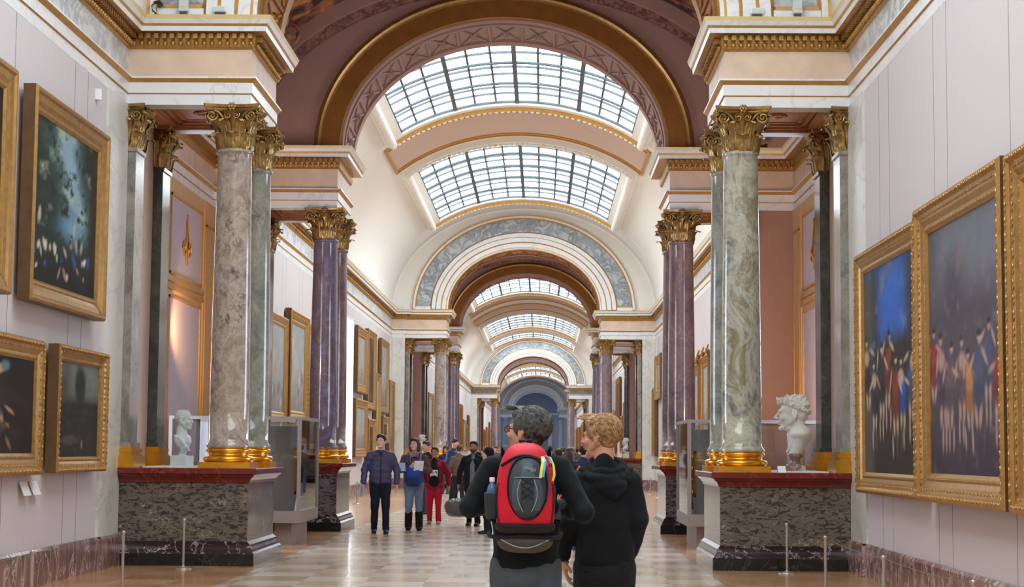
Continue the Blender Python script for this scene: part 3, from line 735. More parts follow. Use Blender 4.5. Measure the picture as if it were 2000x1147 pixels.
def col_meshes(seg=40):
    a = MB(); a.lathe(SHAFT, seg)
    b = MB(); b.box(-0.325, 0.325, -0.325, 0.325, 0, 0.075)
    prof = [(0.315, 0.075)]
    for k in range(9): t = -PI/2+PI*k/8; prof.append((0.275+0.045*math.cos(t), 0.115+0.04*math.sin(t)))
    prof += [(0.262, 0.158), (0.255, 0.165), (0.250, 0.185), (0.262, 0.195), (0.27, 0.198)]
    for k in range(7): t = -PI/2+PI*k/6; prof.append((0.262+0.028*math.cos(t), 0.223+0.024*math.sin(t)))
    prof += [(0.27, 0.25), (0.27, 0.262)]
    b.lathe(prof, seg)
    return a.mesh('shaft'), b.mesh('base')
SH, BS = col_meshes()
CP = capital_mesh('capital')
def pil_meshes():
    d, h = 0.13, 0.235
    a = MB(); a.box(0, d+0.03, -h-0.03, h+0.03, 0, 0.05); a.box(0, d, -h, h, 0.05, 3.77); a.box(0, d+0.02, -h-0.02, h+0.02, 3.77, 3.82)
    b = MB()
    for (w, z0, z1) in ((0.09, 0, 0.075), (0.08, 0.075, 0.095), (0.09, 0.095, 0.14), (0.065, 0.14, 0.16), (0.04, 0.16, 0.19), (0.06, 0.19, 0.24), (0.035, 0.24, 0.262)): b.box(0, d+w, -h-w, h+w, z0, z1)
    return a.mesh('pilaster_shaft'), b.mesh('pilaster_base')
PSH, PBS = pil_meshes(); PCP = capital_mesh('pilaster_capital', rt=0.235, square=True)
bm = bmesh.new(); bm.from_mesh(PCP); bmesh.ops.translate(bm, verts=bm.verts, vec=(-0.105, 0, 0))
bmesh.ops.bisect_plane(bm, geom=bm.verts[:]+bm.edges[:]+bm.faces[:], plane_co=(0.002, 0, 0), plane_no=(1, 0, 0), clear_inner=True)
bm.to_mesh(PCP); bm.free()
ZP = 1.21
def matcopy(me, mt, cache={}):
    k = (me.name, mt)
    if k not in cache:
        c = me.copy(); c.materials.clear(); c.materials.append(M[mt]); cache[k] = c
    return cache[k]
def column(x, y, mt, label, group, cap='capital', base='base_gold', pil=False, tint=None, rz=0.0):
    e = empty('pilaster' if pil else 'marble_column', (x, y, ZP), PI if pil and x > 0 else 0, label, 'pilaster' if pil else 'column', group)
    s, b, c = (PSH, PBS, PCP) if pil else (SH, BS, CP)
    o = link('base', matcopy(b, base), mt, e)
    o = link('shaft', matcopy(s, mt), mt, e, loc=(0, 0, 0.262)); o.rotation_euler = (0, 0, rz)
    if not pil:
        k = (ZA-0.555-ZP-0.262)/3.82; o.scale = (1, 1, k)
    else: o.scale = (1, 1, (ZA-0.555-ZP-0.262)/3.82)
    link('capital', matcopy(c, cap), cap, e, loc=(0, 0, ZA-0.556-ZP))
ORD = {0: 'near', 1: 'second', 2: 'third', 3: 'fourth', 4: 'fifth', 5: 'sixth', 6: 'seventh', 7: 'eighth'}
SCR = [(A1, 'colA', 'colA2', 'colAr', 'pil'), (B1, 'colB', 'colB2', 'colB2', 'pilD'), (A2, 'colA', 'colB', 'colB2', 'pil'), (B2, 'colB2', 'colB', 'colB2', 'pilD'),
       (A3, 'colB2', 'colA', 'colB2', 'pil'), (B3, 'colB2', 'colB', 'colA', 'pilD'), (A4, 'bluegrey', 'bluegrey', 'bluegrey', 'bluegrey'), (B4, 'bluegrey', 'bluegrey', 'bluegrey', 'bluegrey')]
WHERE = ['framing the nearest arch', 'on the far side of the first bay', 'under the second marble arch', 'just behind the second marble arch', 'under the third distant arch', 'behind the third distant arch', 'in the blue-grey far end', 'at the very back of the blue-grey end']
HUE = {'colA': 'grey and rose mottled marble', 'colA2': 'green-grey marble', 'colAr': 'pale green breccia marble', 'colB': 'violet-grey marble', 'colB2': 'plum-brown marble', 'bluegrey': 'bluish-lit stone', 'pil': 'grey marble', 'pilD': 'dark green marble'}
for i, (D, m1, m2, m1r, mp) in enumerate(SCR):
    for sd, s in (('left', -1), ('right', 1)):
        f = m1 if s < 0 else m1r
        if i == 0 and s > 0: m2 = 'colA2'
        if i == 1 and s > 0: f = 'colB2'; m2 = 'colB2'
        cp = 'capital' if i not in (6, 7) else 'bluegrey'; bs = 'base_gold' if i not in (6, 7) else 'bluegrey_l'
        g = 'columns %s' % WHERE[i]
        column(s*3.245, D+0.22, f, '%s column, front %s, %s' % (HUE[f], sd, WHERE[i]), g, cp, bs, rz=i*1.1+(s > 0)*2)
        column(s*3.245, D+1.84, m2, '%s column, rear %s, %s' % (HUE[m2], sd, WHERE[i]), g, cp, bs, rz=i*0.7+1+(s > 0))
        column(s*(W0-0.003), D+0.22, mp, '%s pilaster, front %s, %s' % (HUE[mp], sd, WHERE[i]), 'pilasters %s' % WHERE[i], cp, bs, pil=True)
        mr = 'pilD' if mp != 'bluegrey' else mp
        column(s*(W0-0.003), D+1.84, mr, '%s pilaster, rear %s, %s' % (HUE[mr], sd, WHERE[i]), 'pilasters %s' % WHERE[i], cp, bs, pil=True)

# ------------------------------------------------------------------ podiums
POD = [(0.10, 0.0, 0), (0.10, 0.150, 1), (0.075, 0.175, 1), (0.07, 0.20, 1), (0.045, 0.235, 1), (0.04, 0.262, 1), (0.015, 0.285, 1), (0.0, 0.30, 2), (0.0, 1.022, 3), (0.02, 1.03, 3), (0.025, 1.06, 3), (0.05, 1.095, 3), (0.065, 1.10, 3), (0.085, 1.13, 3), (0.115, 1.14, 3), (0.115, 1.20, 3), (0.105, 1.21, 3)]
for i, (D, *_r) in enumerate(SCR):
    for sd, s in (('left', -1), ('right', 1)):
        y0, y1 = D-0.02, D+TH+0.02; x1 = 2.945
        path = [(s*W0, y0), (s*x1, y0), (s*x1, y1), (s*W0, y1)]
        def mk(prof, mi=None):
            q = MB(); sweep(q, path, [(a, b, 0) for a, b, c in prof], 0, 3, flip=1.0 if s < 0 else -1.0)
            return q
        dm = {0: 'podium0', 1: 'podium1', 2: 'podium0', 3: 'podium1', 4: 'podium0', 5: 'podium1', 6: 'bluegrey', 7: 'bluegrey'}[i]
        gm = i >= 6
        e = empty('podium', (s*3.8, D+1, 0), 0, '%s podium with red top, %s, %s' % ({'podium0': 'brown breccia marble', 'podium1': 'purple-grey marble', 'bluegrey': 'bluish-lit stone'}[dm].replace('red', 'red'), sd, WHERE[i]) if not gm else 'bluish-lit podium on the %s %s' % (sd, WHERE[i]), 'podium', 'podiums under the columns')
        def part(nm, q, mt):
            o = q.build(nm, mt, e); o.location = (-s*3.8, -(D+1), 0)
        part('plinth', mk(POD[0:2]), 'black' if not gm else 'bluegrey')
        part('base_moulding', mk(POD[1:8]), 'maroon' if not gm else 'bluegrey_l')
        part('dado', mk(POD[7:9]), dm)
        q = mk(POD[8:17]); q.box(s*W0, s*(x1-0.104), y0-0.104, y1+0.104, 1.19, 1.21)
        part('cornice', q, 'red' if not gm else 'bluegrey_l')

# ------------------------------------------------------------------ paintings
def canvas_cols(kind, seed, nx, ny):
    """paint layer: returns (ny+1, nx+1, 3) sRGB"""
    rg = np.random.RandomState(seed)
    X, Y = np.meshgrid(np.linspace(0, 1, nx+1), np.linspace(0, 1, ny+1)); asp = ny/nx*0.62
    def fbm(sx, sy, sd):
        r = np.random.RandomState(sd); out = np.zeros_like(X); amp = 1
        for o in range(4):
            gx, gy = int(sx*2**o)+2, int(sy*2**o)+2; g = r.rand(gy+1, gx+1)
            fx = X*(gx-1); fy = Y*(gy-1); ix = fx.astype(int).clip(0, gx-1); iy = fy.astype(int).clip(0, gy-1); tx = fx-ix; ty = fy-iy
            tx = tx*tx*(3-2*tx); ty = ty*ty*(3-2*ty)
            out += amp*((g[iy, ix]*(1-tx)+g[iy, ix+1]*tx)*(1-ty)+(g[iy+1, ix]*(1-tx)+g[iy+1, ix+1]*tx)*ty); amp *= 0.55
        return out/1.95
    C = np.zeros(X.shape+(3,)); n1 = fbm(3, 4, seed); n2 = fbm(7, 9, seed+1); n3 = fbm(16, 22, seed+2)
    def over(mask, col):
        mk = np.clip(mask, 0, 1)[..., None]; C[:] = C*(1-mk)+np.array(col)*mk
    def stroke(cx, cy, a, b, ang, col, k=1.0):
        dx = X-cx; dy = Y-cy; u = dx*math.cos(ang)+dy*math.sin(ang); v = -dx*math.sin(ang)+dy*math.cos(ang)
        over(k*np.exp(-((u/a)**2+(v/b)**2)**2.6), col)
    def figure(cx, cy, h, skin, cloth, n=1):
        wx = 0.62   # canvases are taller than wide
        w = h/wx*asp*1.55; dark = tuple(x*0.5 for x in skin)
        lean = rg.uniform(-.12, .12)
        for sg in (-1, 1):     # legs
            an = rg.uniform(-.18, .18)+sg*.06; fx = cx+sg*w*.045
            stroke(fx, cy-h*.20, w*.034, h*.13, -an, skin, .9); stroke(fx+an*w*.3, cy-h*.40, w*.022, h*.13, -an*.5, dark if rg.rand() < .3 else skin, .85)
        stroke(cx, cy+h*.10, w*.10, h*.16, lean, cloth, .95); stroke(cx, cy-h*.05, w*.115, h*.12, lean, tuple(x*.8 for x in cloth), .9)
        stroke(cx+lean*w*.5, cy+h*.22, w*.085, h*.09, 0, skin if rg.rand() < .5 else cloth, .9)
        for sg in (-1, 1): stroke(cx+sg*w*.13, cy+h*rg.uniform(.12, .30), w*.022, h*.12, sg*rg.uniform(.2, 1.3), skin, .9)
        stroke(cx+lean*w*.6, cy+h*.385, w*.040, h*.045, 0, skin); stroke(cx+lean*w*.6, cy+h*.42, w*.044, h*.03, 0, (46, 36, 32), .9)
    if kind == 'forest':
        C[:] = (36, 48, 42); over((n1-0.42)*3, (58, 78, 66)); 
        g = np.exp(-((X-0.62-0.1*np.sin(Y*5))/0.17)**2)*np.clip((Y-0.28)*4, 0, 1)
        over(g*1.1*(0.55+n2), (142, 170, 184)); over(np.exp(-((X-0.6)/0.2)**2-((Y-0.40)/0.10)**2), (120, 160, 190))
        over((n3-0.58)*5*(Y > 0.25), (34, 46, 38)); over((n2-0.6)*4*(Y > 0.35), (178, 190, 160))
        over(np.clip((X-0.86)*14, 0, 1), (58, 48, 34)); over(np.clip((0.24-Y)*6, 0, 1)*0.9, (28, 32, 26))
        for k in range(26): stroke(rg.uniform(.03, .9), rg.uniform(.08, .3), rg.uniform(.01, .03), rg.uniform(.02, .05), rg.uniform(-1, 1), [(214, 196, 180), (196, 140, 128), (60, 84, 160), (226, 220, 206)][k % 4], 0.85)
        for k in range(5): stroke(rg.uniform(.05, .9), rg.uniform(.28, .42), .02, .05, rg.uniform(-.5, .5), (206, 190, 160), 0.7)
    elif kind == 'night':
        C[:] = (32, 25, 20); over((n1-0.45)*2, (62, 48, 38))
        for k in range(30): stroke(np.clip(rg.normal(.42, .25), 0, 1), rg.uniform(.1, .6), rg.uniform(.015, .05), rg.uniform(.03, .09), rg.uniform(-1, 1), [(206, 160, 128), (150, 110, 84), (60, 70, 90), (196, 190, 180), (110, 60, 50)][k % 5], 0.85)
        stroke(.55, .86, .10, .05, .4, (200, 150, 120)); stroke(.62, .90, .06, .06, 0, (90, 120, 140)); stroke(.50, .82, .05, .04, 0, (214, 176, 140))
    elif kind == 'cypress':
        C[:] = (44, 44, 40); over(np.clip((Y-0.55)*8, 0, 1)*(0.6+n2*0.5), (128, 134, 126)); over(np.clip((0.42-X)*5, 0, 1)*np.clip((Y-.5)*5, 0, 1)*np.clip((1.1-Y)*3, 0, 1)*0.8, (70, 62, 54))
        stroke(.55, .76, .13, .20, 0, (38, 46, 38)); over((n3-.55)*3*(Y < .55), (62, 62, 52)); stroke(.35, .18, .2, .05, 0, (96, 92, 74), .6); stroke(.62, .14, .02, .05, 0, (180, 160, 130), .8)
    elif kind == 'crowd_blue':
        C[:] = (58, 50, 46); over(np.clip((Y-0.56)*8+n2-.5, 0, 1)*np.exp(-((X-.55)/.3)**4), (62, 110, 200)); over((n2-.55)*3*(Y > .6), (110, 140, 190)); over(np.clip((0.25-X)*8, 0, 1), (86, 82, 74)); over(np.clip((Y-.9)*10, 0, 1)*.5, (60, 80, 130))
        over((n2-.55)*3*(Y > .6)*(X < .6), (110, 120, 140))
        for k in range(7): figure(.10+((k*3) % 7)*.13+rg.uniform(-.02, .02), rg.uniform(.42, .50)-.02*k, rg.uniform(.44, .52), (206, 176, 150), [(56, 52, 60), (140, 66, 46), (70, 96, 140), (62, 54, 54), (44, 90, 196)][k % 5])
        for k in range(14): stroke(rg.uniform(.05, .95), rg.uniform(.45, .68), .008, .06, rg.uniform(-.3, .3), (50, 44, 50), .5)
    elif kind == 'crowd_grey':
        C[:] = (84, 76, 84); over(np.clip((Y-.62)*5, 0, 1)*(0.75), (122, 130, 138)); over(np.exp(-((X-.35)/.14)**2)*np.clip((Y-.5)*6, 0, 1)*np.clip((.92-Y)*8, 0, 1)*.8, (74, 68, 78)); over(np.clip((.2-X)*8, 0, 1)*.6, (76, 78, 84)); over(np.clip((.35-Y)*3, 0, 1)*.7, (54, 42, 58))
        for k in range(8): figure(.08+((k*3) % 8)*.12+rg.uniform(-.03, .03), rg.uniform(.36, .44)-.015*k, rg.uniform(.36, .5), (186, 152, 138), [(150, 52, 58), (110, 86, 92), (80, 86, 116), (88, 68, 92), (196, 132, 66)][k % 5])
        stroke(.44, .84, .035, .06, 0, (140, 110, 92), .5); over((n3-.6)*2, (120, 112, 116))
    elif kind == 'pale':
        C[:] = (150, 156, 156); over((n1-.4)*2, (176, 172, 164)); over(np.clip((.4-Y)*3, 0, 1)*.7, (118, 112, 110))
        for k in range(8): stroke(rg.uniform(.1, .9), rg.uniform(.1, .5), .05, .1, rg.uniform(-1, 1), [(190, 140, 110), (90, 80, 76), (200, 190, 176)][k % 3], .7)
    else:
        C[:] = (70, 58, 46); over((n1-.4)*2, (100, 86, 66))
        for k in range(10): stroke(rg.uniform(.1, .9), rg.uniform(.1, .8), .06, .1, rg.uniform(-1, 1), [(150, 120, 96), (50, 44, 42), (120, 110, 96)][k % 3], .7)
    C *= (0.94+0.12*n3)[..., None]
    return C.clip(0, 255)
def canvas_mat():
    t = NT('oil_paint'); a = t.n('ShaderNodeVertexColor'); a.layer_name = 'paint'
    t.bump(t.noise(t.coord(), 60, 3), 0.15, 0.004)
    return t.fin(t.mix(0.08, a.outputs[0], (0.02, 0.018, 0.016, 1)), 0.62, spec=0.2)
M['paint'] = canvas_mat()
def canvas_mesh(kind, seed, w, h, nx, ny):
    me = bpy.data.meshes.new('canvas')
    vs = [(-0.0, -w/2+w*i/nx, -h/2+h*j/ny) for j in range(ny+1) for i in range(nx+1)]
    fs = [(j*(nx+1)+i, j*(nx+1)+i+1, (j+1)*(nx+1)+i+1, (j+1)*(nx+1)+i) for j in range(ny) for i in range(nx)]
    me.from_pydata(vs, [], fs)
    C = canvas_cols(kind, seed, nx, ny)/255.0
    L = np.where(C <= 0.04045, C/12.92, ((C+0.055)/1.055)**2.4).reshape(-1, 3)
    at = me.color_attributes.new('paint', 'FLOAT_COLOR', 'POINT')
    at.data.foreach_set('color', np.hstack([L, np.ones((len(L), 1))]).astype(np.float32).ravel())
    me.materials.append(M['paint']); me.update(); return me
def painting(side, y0, y1, z0, z1, kind, label, group, seed=1, fwid=0.17, dep=0.13, orn=True, W=None, mt='gold', res=40, crest=False, off=0.03, flipx=False, tilt=0.0):
    W = W0 if W is None else W; s = -1 if side == 'left' else 1
    w, h = y1-y0, z1-z0
    e = empty('framed_painting', (s*(W-off), (y0+y1)/2, (z0+z1)/2), 0, label, 'painting', group)
    if s > 0: e.rotation_euler = (0, 0, PI)
    if tilt: e.rotation_euler = (0, tilt, e.rotation_euler[2])
    # local: x = out of the wall (+), y along wall, z up
    nx = res; ny = int(res*h/w) if h > w else int(res*h/w)+2
    c = link('canvas', canvas_mesh(kind, seed, w-2*fwid+0.02, h-2*fwid+0.02, nx, max(ny, 6)), 'paint', e, loc=(dep*0.35, 0, 0))
    f = MB(); prof = [(0.0, 0.0), (0.0, dep*0.85), (0.10, dep), (0.22, dep*0.98), (0.30, dep*0.80), (0.55, dep*0.70), (0.72, dep*0.55), (0.80, dep*0.60), (0.88, dep*0.58), (1.0, dep*0.40), (1.0, 0.01)]
    for (a, xa), (b, xb) in zip(prof[:-1], prof[1:]):
        ia, ib = a*fwid, b*fwid
        A = [(-w/2+ia, -h/2+ia), (w/2-ia, -h/2+ia), (w/2-ia, h/2-ia), (-w/2+ia, h/2-ia)]; Bq = [(-w/2+ib, -h/2+ib), (w/2-ib, -h/2+ib), (w/2-ib, h/2-ib), (-w/2+ib, h/2-ib)]
        for k in range(4):
            p, q, r, t = A[k], A[(k+1) % 4], Bq[(k+1) % 4], Bq[k]
            f.add([(xa, *p), (xa, *q), (xb, *r), (xb, *t)], [(0, 1, 2, 3)], 1 if a == b == 0.0 else 0)
    f.add([(0, -w/2, -h/2), (0, w/2, -h/2), (0, w/2, h/2), (0, -w/2, h/2)], [(0, 1, 2, 3)], 0)
    if orn:
        st = 0.062; q = fwid*0.18; r2 = fwid*0.85
        for (L, fixed, ax) in ((w, -h/2, 0), (w, h/2, 0), (h, -w/2, 1), (h, w/2, 1)):
            n = int(L/st); sg = -1 if fixed > 0 else 1
            for k in range(n):
                p = -L/2+(k+0.5)*L/n
                for (ins, rr, xx) in ((q, (0.009, 0.026, 0.016), dep*0.99), (r2, (0.006, 0.014, 0.008), dep*0.58), (fwid*0.42, (0.006, 0.022, 0.010), dep*0.76)):
                    if ins == r2 and k % 1: continue
                    if abs(p) > L/2-ins: continue
                    rot = Matrix.Rotation(0.6 if k % 2 else -0.6, 3, 'X')
                    if ax == 0: f.ball((xx, p, fixed+sg*ins), (rr[0], rr[1], rr[2]), 0, 6, 4, rot)
                    else: f.ball((xx, fixed+sg*ins, p), (rr[0], rr[2], rr[1]), 0, 6, 4, rot)
    fo = f.build('frame', [mt, 'gold_side'], e)
    if crest:
        for (cy, cz) in ((-w/2, h/2), (w/2, h/2), (0, h/2)):
            c = MB()
            for k in range(9):
                a = k*0.7; c.tube([(dep*0.6, cy, cz-0.05), (dep*1.2, cy+0.12*math.cos(a), cz+0.10*abs(math.sin(a))), (dep*0.9, cy+0.18*math.cos(a+.5), cz+0.22*abs(math.sin(a+.3)))], [0.04, 0.03, 0.012], 6)
            c.ball((dep, cy, cz+0.03), 0.07, 0, 8, 6)
            c.build('crest', 'gold_dark', e)
    return e
G0L, G0R, G1L, G1R = 'paintings on the near left wall', 'paintings on the near right wall', 'paintings on the left wall beyond the first bay', 'paintings on the right wall beyond the first bay'
painting('left', 17.65, 20.72, 2.93, 5.13, 'forest', 'large upright woodland painting with pale figures and a blue sky gap in a gold frame', G0L, 3, 0.24, 0.15, orn=False, res=110, mt='gold', off=0.05)
painting('left', 13.8, 17.14, 2.93, 5.15, 'night', 'painting cut by the left edge of the photo, upper one, only its gold frame shows', G0L, 4, 0.24, 0.13, orn=False, res=30)
painting('left', 15.5, 18.50, 1.17, 2.56, 'night', 'dark painting of pale tumbling figures in a leaf-carved gold frame, bottom left', G0L, 22, 0.22, 0.10, res=110)
painting('left', 18.85, 21.0, 1.18, 2.56, 'cypress', 'small dark painting of a single tall tree against a grey sky, lower left wall', G0L, 6, 0.17, 0.14, res=80, off=0.05)
painting('right', 17.80, 21.18, 1.0, 3.80, 'crowd_blue', 'tall painting of a standing crowd under a bright blue sky, right wall', G0R, 9, 0.24, 0.13, res=120, off=0.04, flipx=True)
painting('right', 14.30, 17.62, 1.0, 3.87, 'crowd_grey', 'larger dim painting of a crowd and bare-legged figures under a grey sky, right wall', G0R, 12, 0.27, 0.17, res=120, off=0.04)
painting('right', 10.8, 14.17, 0.99, 3.85, 'dark', 'painting cut by the right edge of the photo, only its ornate gold frame shows', G0R, 14, 0.27, 0.17, res=20)
painting('left', 37.5, 39.9, 2.05, 4.38, 'pale', 'pale painting in a gold frame seen between the near and violet columns, left one', G1L, 31, 0.22, 0.12, orn=False, W=W1, res=24)
painting('left', 40.1, 43.3, 2.05, 4.66, 'pale', 'larger pale painting in a carved gold frame seen just left of the violet column', G1L, 32, 0.30, 0.16, orn=True, W=W1, res=24)
painting('left', 43.6, 46.5, 2.05, 4.55, 'pale', 'painting half hidden by the violet column on the left', G1L, 33, 0.22, 0.12, orn=False, W=W1, res=16)
for (y0, y1, z0, z1, kd, lb, sd_, fwd) in (
        (55.0, 58.0, 3.25, 5.33, 'pale', 'bright gold framed picture, upper row, nearest of those right of the violet column', 41, 0.3),
        (58.3, 61.1, 2.8, 5.45, 'dark', 'tall upper picture in a carved gold frame, second right of the violet column', 42, 0.25),
        (63.2, 66.3, 2.8, 5.45, 'pale', 'tall upper picture nearest the white marble pilaster on the left', 43, 0.22),
        (61.4, 63.1, 1.6, 4.12, 'pale', 'tall narrow picture in the middle row of the left wall', 44, 0.22),
        (54.7, 58.3, 1.22, 3.05, 'pale', 'lower grey picture in a gold frame, nearest right of the violet column', 45, 0.28),
        (58.8, 61.2, 1.1, 2.5, 'dark', 'small lower gold framed picture behind the man in the purple jacket', 46, 0.3),
        (64.2, 66.6, 1.7, 2.68, 'dark', 'small carved gold framed picture low by the white pilaster', 47, 0.3),
        (66.8, 69.0, 1.3, 4.1, 'pale', 'pale upright picture right beside the white marble pilaster, left wall', 48, 0.2)):
    painting('left', y0, y1, z0, z1, kd, lb, G1L, sd_, fwd, 0.14, orn=(fwd >= 0.25), W=W1, res=16)
painting('right', 64.3, 67.3, 3.4, 5.05, 'pale', 'bright gold framed picture beside the white pilaster, upper right wall', G1R, 51, 0.35, 0.14, orn=False, W=W1, res=16)
painting('right', 67.4, 68.9, 1.3, 3.9, 'dark', 'lower gold framed picture beside the white pilaster, right wall', G1R, 52, 0.25, 0.14, orn=False, W=W1, res=16)
painting('right', 45.4, 48.0, 1.6, 4.0, 'pale', 'painting with a crested frame seen between the right columns, nearer one', G1R, 53, 0.3, 0.16, W=W1, res=16, mt='gold_dark', crest=True)
painting('right', 48.4, 50.6, 1.6, 3.9, 'pale', 'painting with a crested frame seen between the right columns, farther one', G1R, 54, 0.3, 0.16, W=W1, res=16, mt='gold_dark', crest=True)
painting('right', 38.0, 44.6, 1.3, 3.6, 'dark', 'wide painting on the right wall, mostly hidden behind the near right columns', G1R, 55, 0.25, 0.14, orn=False, W=W1, res=16)
ORDN = ['first', 'second', 'third', 'fourth', 'fifth', 'sixth', 'seventh', 'eighth', 'ninth', 'tenth', 'eleventh', 'twelfth', 'thirteenth', 'fourteenth', 'fifteenth', 'sixteenth', 'seventeenth', 'last']
rg = random.Random(5)
proto = {}
for sd in ('left', 'right'):
    for (ya, yb, gname, nm) in ((B2+TH+4, A3-4, 'distant paintings on the %s wall past the second marble arch', 'past the second marble arch'), (B3+TH+3, A4-3, 'farthest paintings on the %s wall', 'in the farthest gallery')):
        y = ya; k = 0
        while y < yb-4:
            w = rg.uniform(2.6, 4.4); h = rg.uniform(1.9, 3.2); z0 = rg.uniform(1.3, 1.8)
            if sd == 'right' and abs(y-98) < 3: h = 3.0; z0 = 2.6
            painting(sd, y, y+w, z0, z0+h, ['dark', 'pale', 'dark'][k % 3], '%s framed picture, %s %s on the %s wall' % ('dark' if k % 3 != 1 else 'pale', ORDN[k], nm, sd), gname % sd, 100+k*7+int(y), 0.28, 0.14, orn=False, W=W1, res=5, mt=['gold_dark', 'gold', 'gold_dark'][k % 3])
            if ya > 150: y += w+2.0
            else: y += w+rg.uniform(0.5, 1.4)
            k += 1

# wall labels and sensor
for k, (y, z) in enumerate(((18.20, 1.03), (18.55, 1.03))):
    mb = MB(); mb.box(-W0+0.0, -W0+0.015, y-0.02, y+0.02, z-0.03, z+0.03); mb.add([(-W0+0.012, y-0.13, z+0.07), (-W0+0.012, y+0.13, z+0.07), (-W0+0.07, y+0.13, z-0.07), (-W0+0.07, y-0.13, z-0.07)], [(0, 1, 2, 3)]); mb.add([(-W0+0.006, y-0.13, z+0.068), (-W0+0.006, y+0.13, z+0.068), (-W0+0.064, y+0.13, z-0.072), (-W0+0.064, y-0.13, z-0.072)], [(0, 1, 2, 3)])
    for yy in (y-0.13, y+0.13): mb.add([(-W0+0.006, yy, z+0.068), (-W0+0.012, yy, z+0.07), (-W0+0.07, yy, z-0.07), (-W0+0.064, yy, z-0.072)], [(0, 1, 2, 3)])
    tag(mb.build('wall_label', 'white_plastic'), 'small white tilted label under the left paintings, %s of the two' % ('nearer' if k == 0 else 'farther'), 'label', 'white labels on the left wall')
mb = MB(); mb.prism([(-W0+0.0+0.07*math.cos(a), 20.73+0.045*math.sin(a)) for a in [PI*k/6-PI/2 for k in range(7)]], 5.57, 5.70, axis='Z')
tag(mb.build('wall_sensor', 'white_plastic'), 'small white sensor box high on the left wall under the cornice', 'sensor')

# ------------------------------------------------------------------ things standing on the near cornice
def cornice_box(x, y, w, h, d, mt, label, name='spotlight_box'):
    e = empty(name, (x, y, ZC), 0, label, 'light')
    mb = MB(); mb.box(-w/2, w/2, -d/2, d/2, 0.05, h); bevel(mb.build('housing', mt, e), 0.012)
    mb = MB(); mb.box(-w*0.35, w*0.35, -d*0.35, d*0.35, 0, 0.05); mb.build('foot', 'metal_dark', e)
    mb = MB(); mb.box(-w*0.4, w*0.4, -d/2-0.006, -d/2+0.004, h*0.45, h*0.9); mb.build('lens', 'grey_plastic', e)
cornice_box(-3.88, A1-0.14, 0.12, 0.24, 0.10, 'grey_plastic', 'cream box light standing on the near left cornice')
cornice_box(3.93, A1-0.14, 0.12, 0.24, 0.10, 'grey_plastic', 'cream box light standing on the near right cornice')
for s, lb in ((-1, 'left'), (1, 'right')):
    cornice_box(s*3.42, A1-0.12, 0.17, 0.13, 0.08, 'white_plastic', 'pale grey twin flood light on the near %s cornice, inner one' % lb)
e = empty('clip_lamp', (-4.22, A1-0.14, ZC), 0, 'small black clip lamp on the near left cornice', 'light')
mb = MB(); mb.lathe([(0.05, 0), (0.05, 0.015), (0.01, 0.02)], 14); mb.build('base', 'black_plastic', e)
mb = MB(); mb.tube([(0, 0, 0.015), (-0.06, 0, 0.07), (-0.07, 0, 0.13), (-0.03, 0, 0.17)], 0.009, 8); mb.build('arm', 'black_plastic', e)
mb = MB(); mb.tube([(-0.04, 0, 0.17), (0.02, -0.01, 0.175), (0.05, -0.02, 0.12)], [0.02, 0.03, 0.042], 12); mb.build('lamp_shade', 'black_plastic', e)

# ------------------------------------------------------------------ barrier posts
def stanchion(x, y, label, group='barrier posts', h=0.61):
    e = empty('barrier_post', (x, y, 0), 0, label, 'post', group)
    mb = MB(); mb.lathe([(0.11, 0), (0.112, 0.008), (0.10, 0.016), (0.03, 0.024), (0.02, 0.04)], 28); mb.build('base', 'steel', e)
    mb = MB(); mb.lathe([(0.015, 0.03), (0.015, h-0.03)], 14); mb.build('pole', 'steel', e)
    mb = MB(); mb.lathe([(0.016, h-0.035), (0.021, h-0.028), (0.021, h-0.010), (0.014, h), (0.0, h+0.001)], 14); mb.build('cap', 'steel', e)
PL = [(-3.60, 21.59), (-3.54, 18.2), (-3.47, 14.7)]
PR = [(3.70, 22.02), (3.64, 18.44), (3.57, 14.96), (3.64, 12.16)]
for i, (x, y) in enumerate(PL): stanchion(x, y, ['slim steel barrier post in front of the left podium', 'slim steel barrier post left of the left podium, cut by the photo bottom', 'slim steel barrier post nearest the viewer by the left wall'][i], 'barrier posts along the left wall')
for i, (x, y) in enumerate([(PR[0][0], 21.75)]+PR[1:]): stanchion(x, y, ['slim steel barrier post in front of the right podium', 'slim steel barrier post right of the one before the right podium', 'slim steel barrier post under the blue-sky painting', 'slim steel barrier post nearest the viewer by the right wall'][i], 'barrier posts along the right wall')
for nm, P in (('left', PL[1:]+[(-3.42, 11.0)]), ('right', PR[1:]+[(3.64, 10.0)])):
    mb = MB()
    for a, b in zip(P[:-1], P[1:]):
        mb.tube([(a[0]+(b[0]-a[0])*t, a[1]+(b[1]-a[1])*t, 0.585-0.02*math.sin(PI*t)) for t in [k/8 for k in range(9)]], 0.003, 5)
    tag(mb.build('rope_barrier', 'metal_dark'), 'thin dark barrier cord strung between the posts by the %s wall' % nm, 'cord', 'barrier cords')
for (x, y) in ((-4.23, 48.0), (-4.25, 56.0)): stanchion(x, y, 'small distant barrier post before the left gallery wall, %s' % ('nearer' if y < 50 else 'farther'), 'distant barrier posts')
for k, (x, y) in enumerate(((4.45, 66.0), (4.45, 61.0), (4.45, 57.0))): stanchion(x, y, 'small distant barrier post by the right white pilaster, %s of three' % ['farthest', 'middle', 'nearest'][k], 'distant barrier posts')

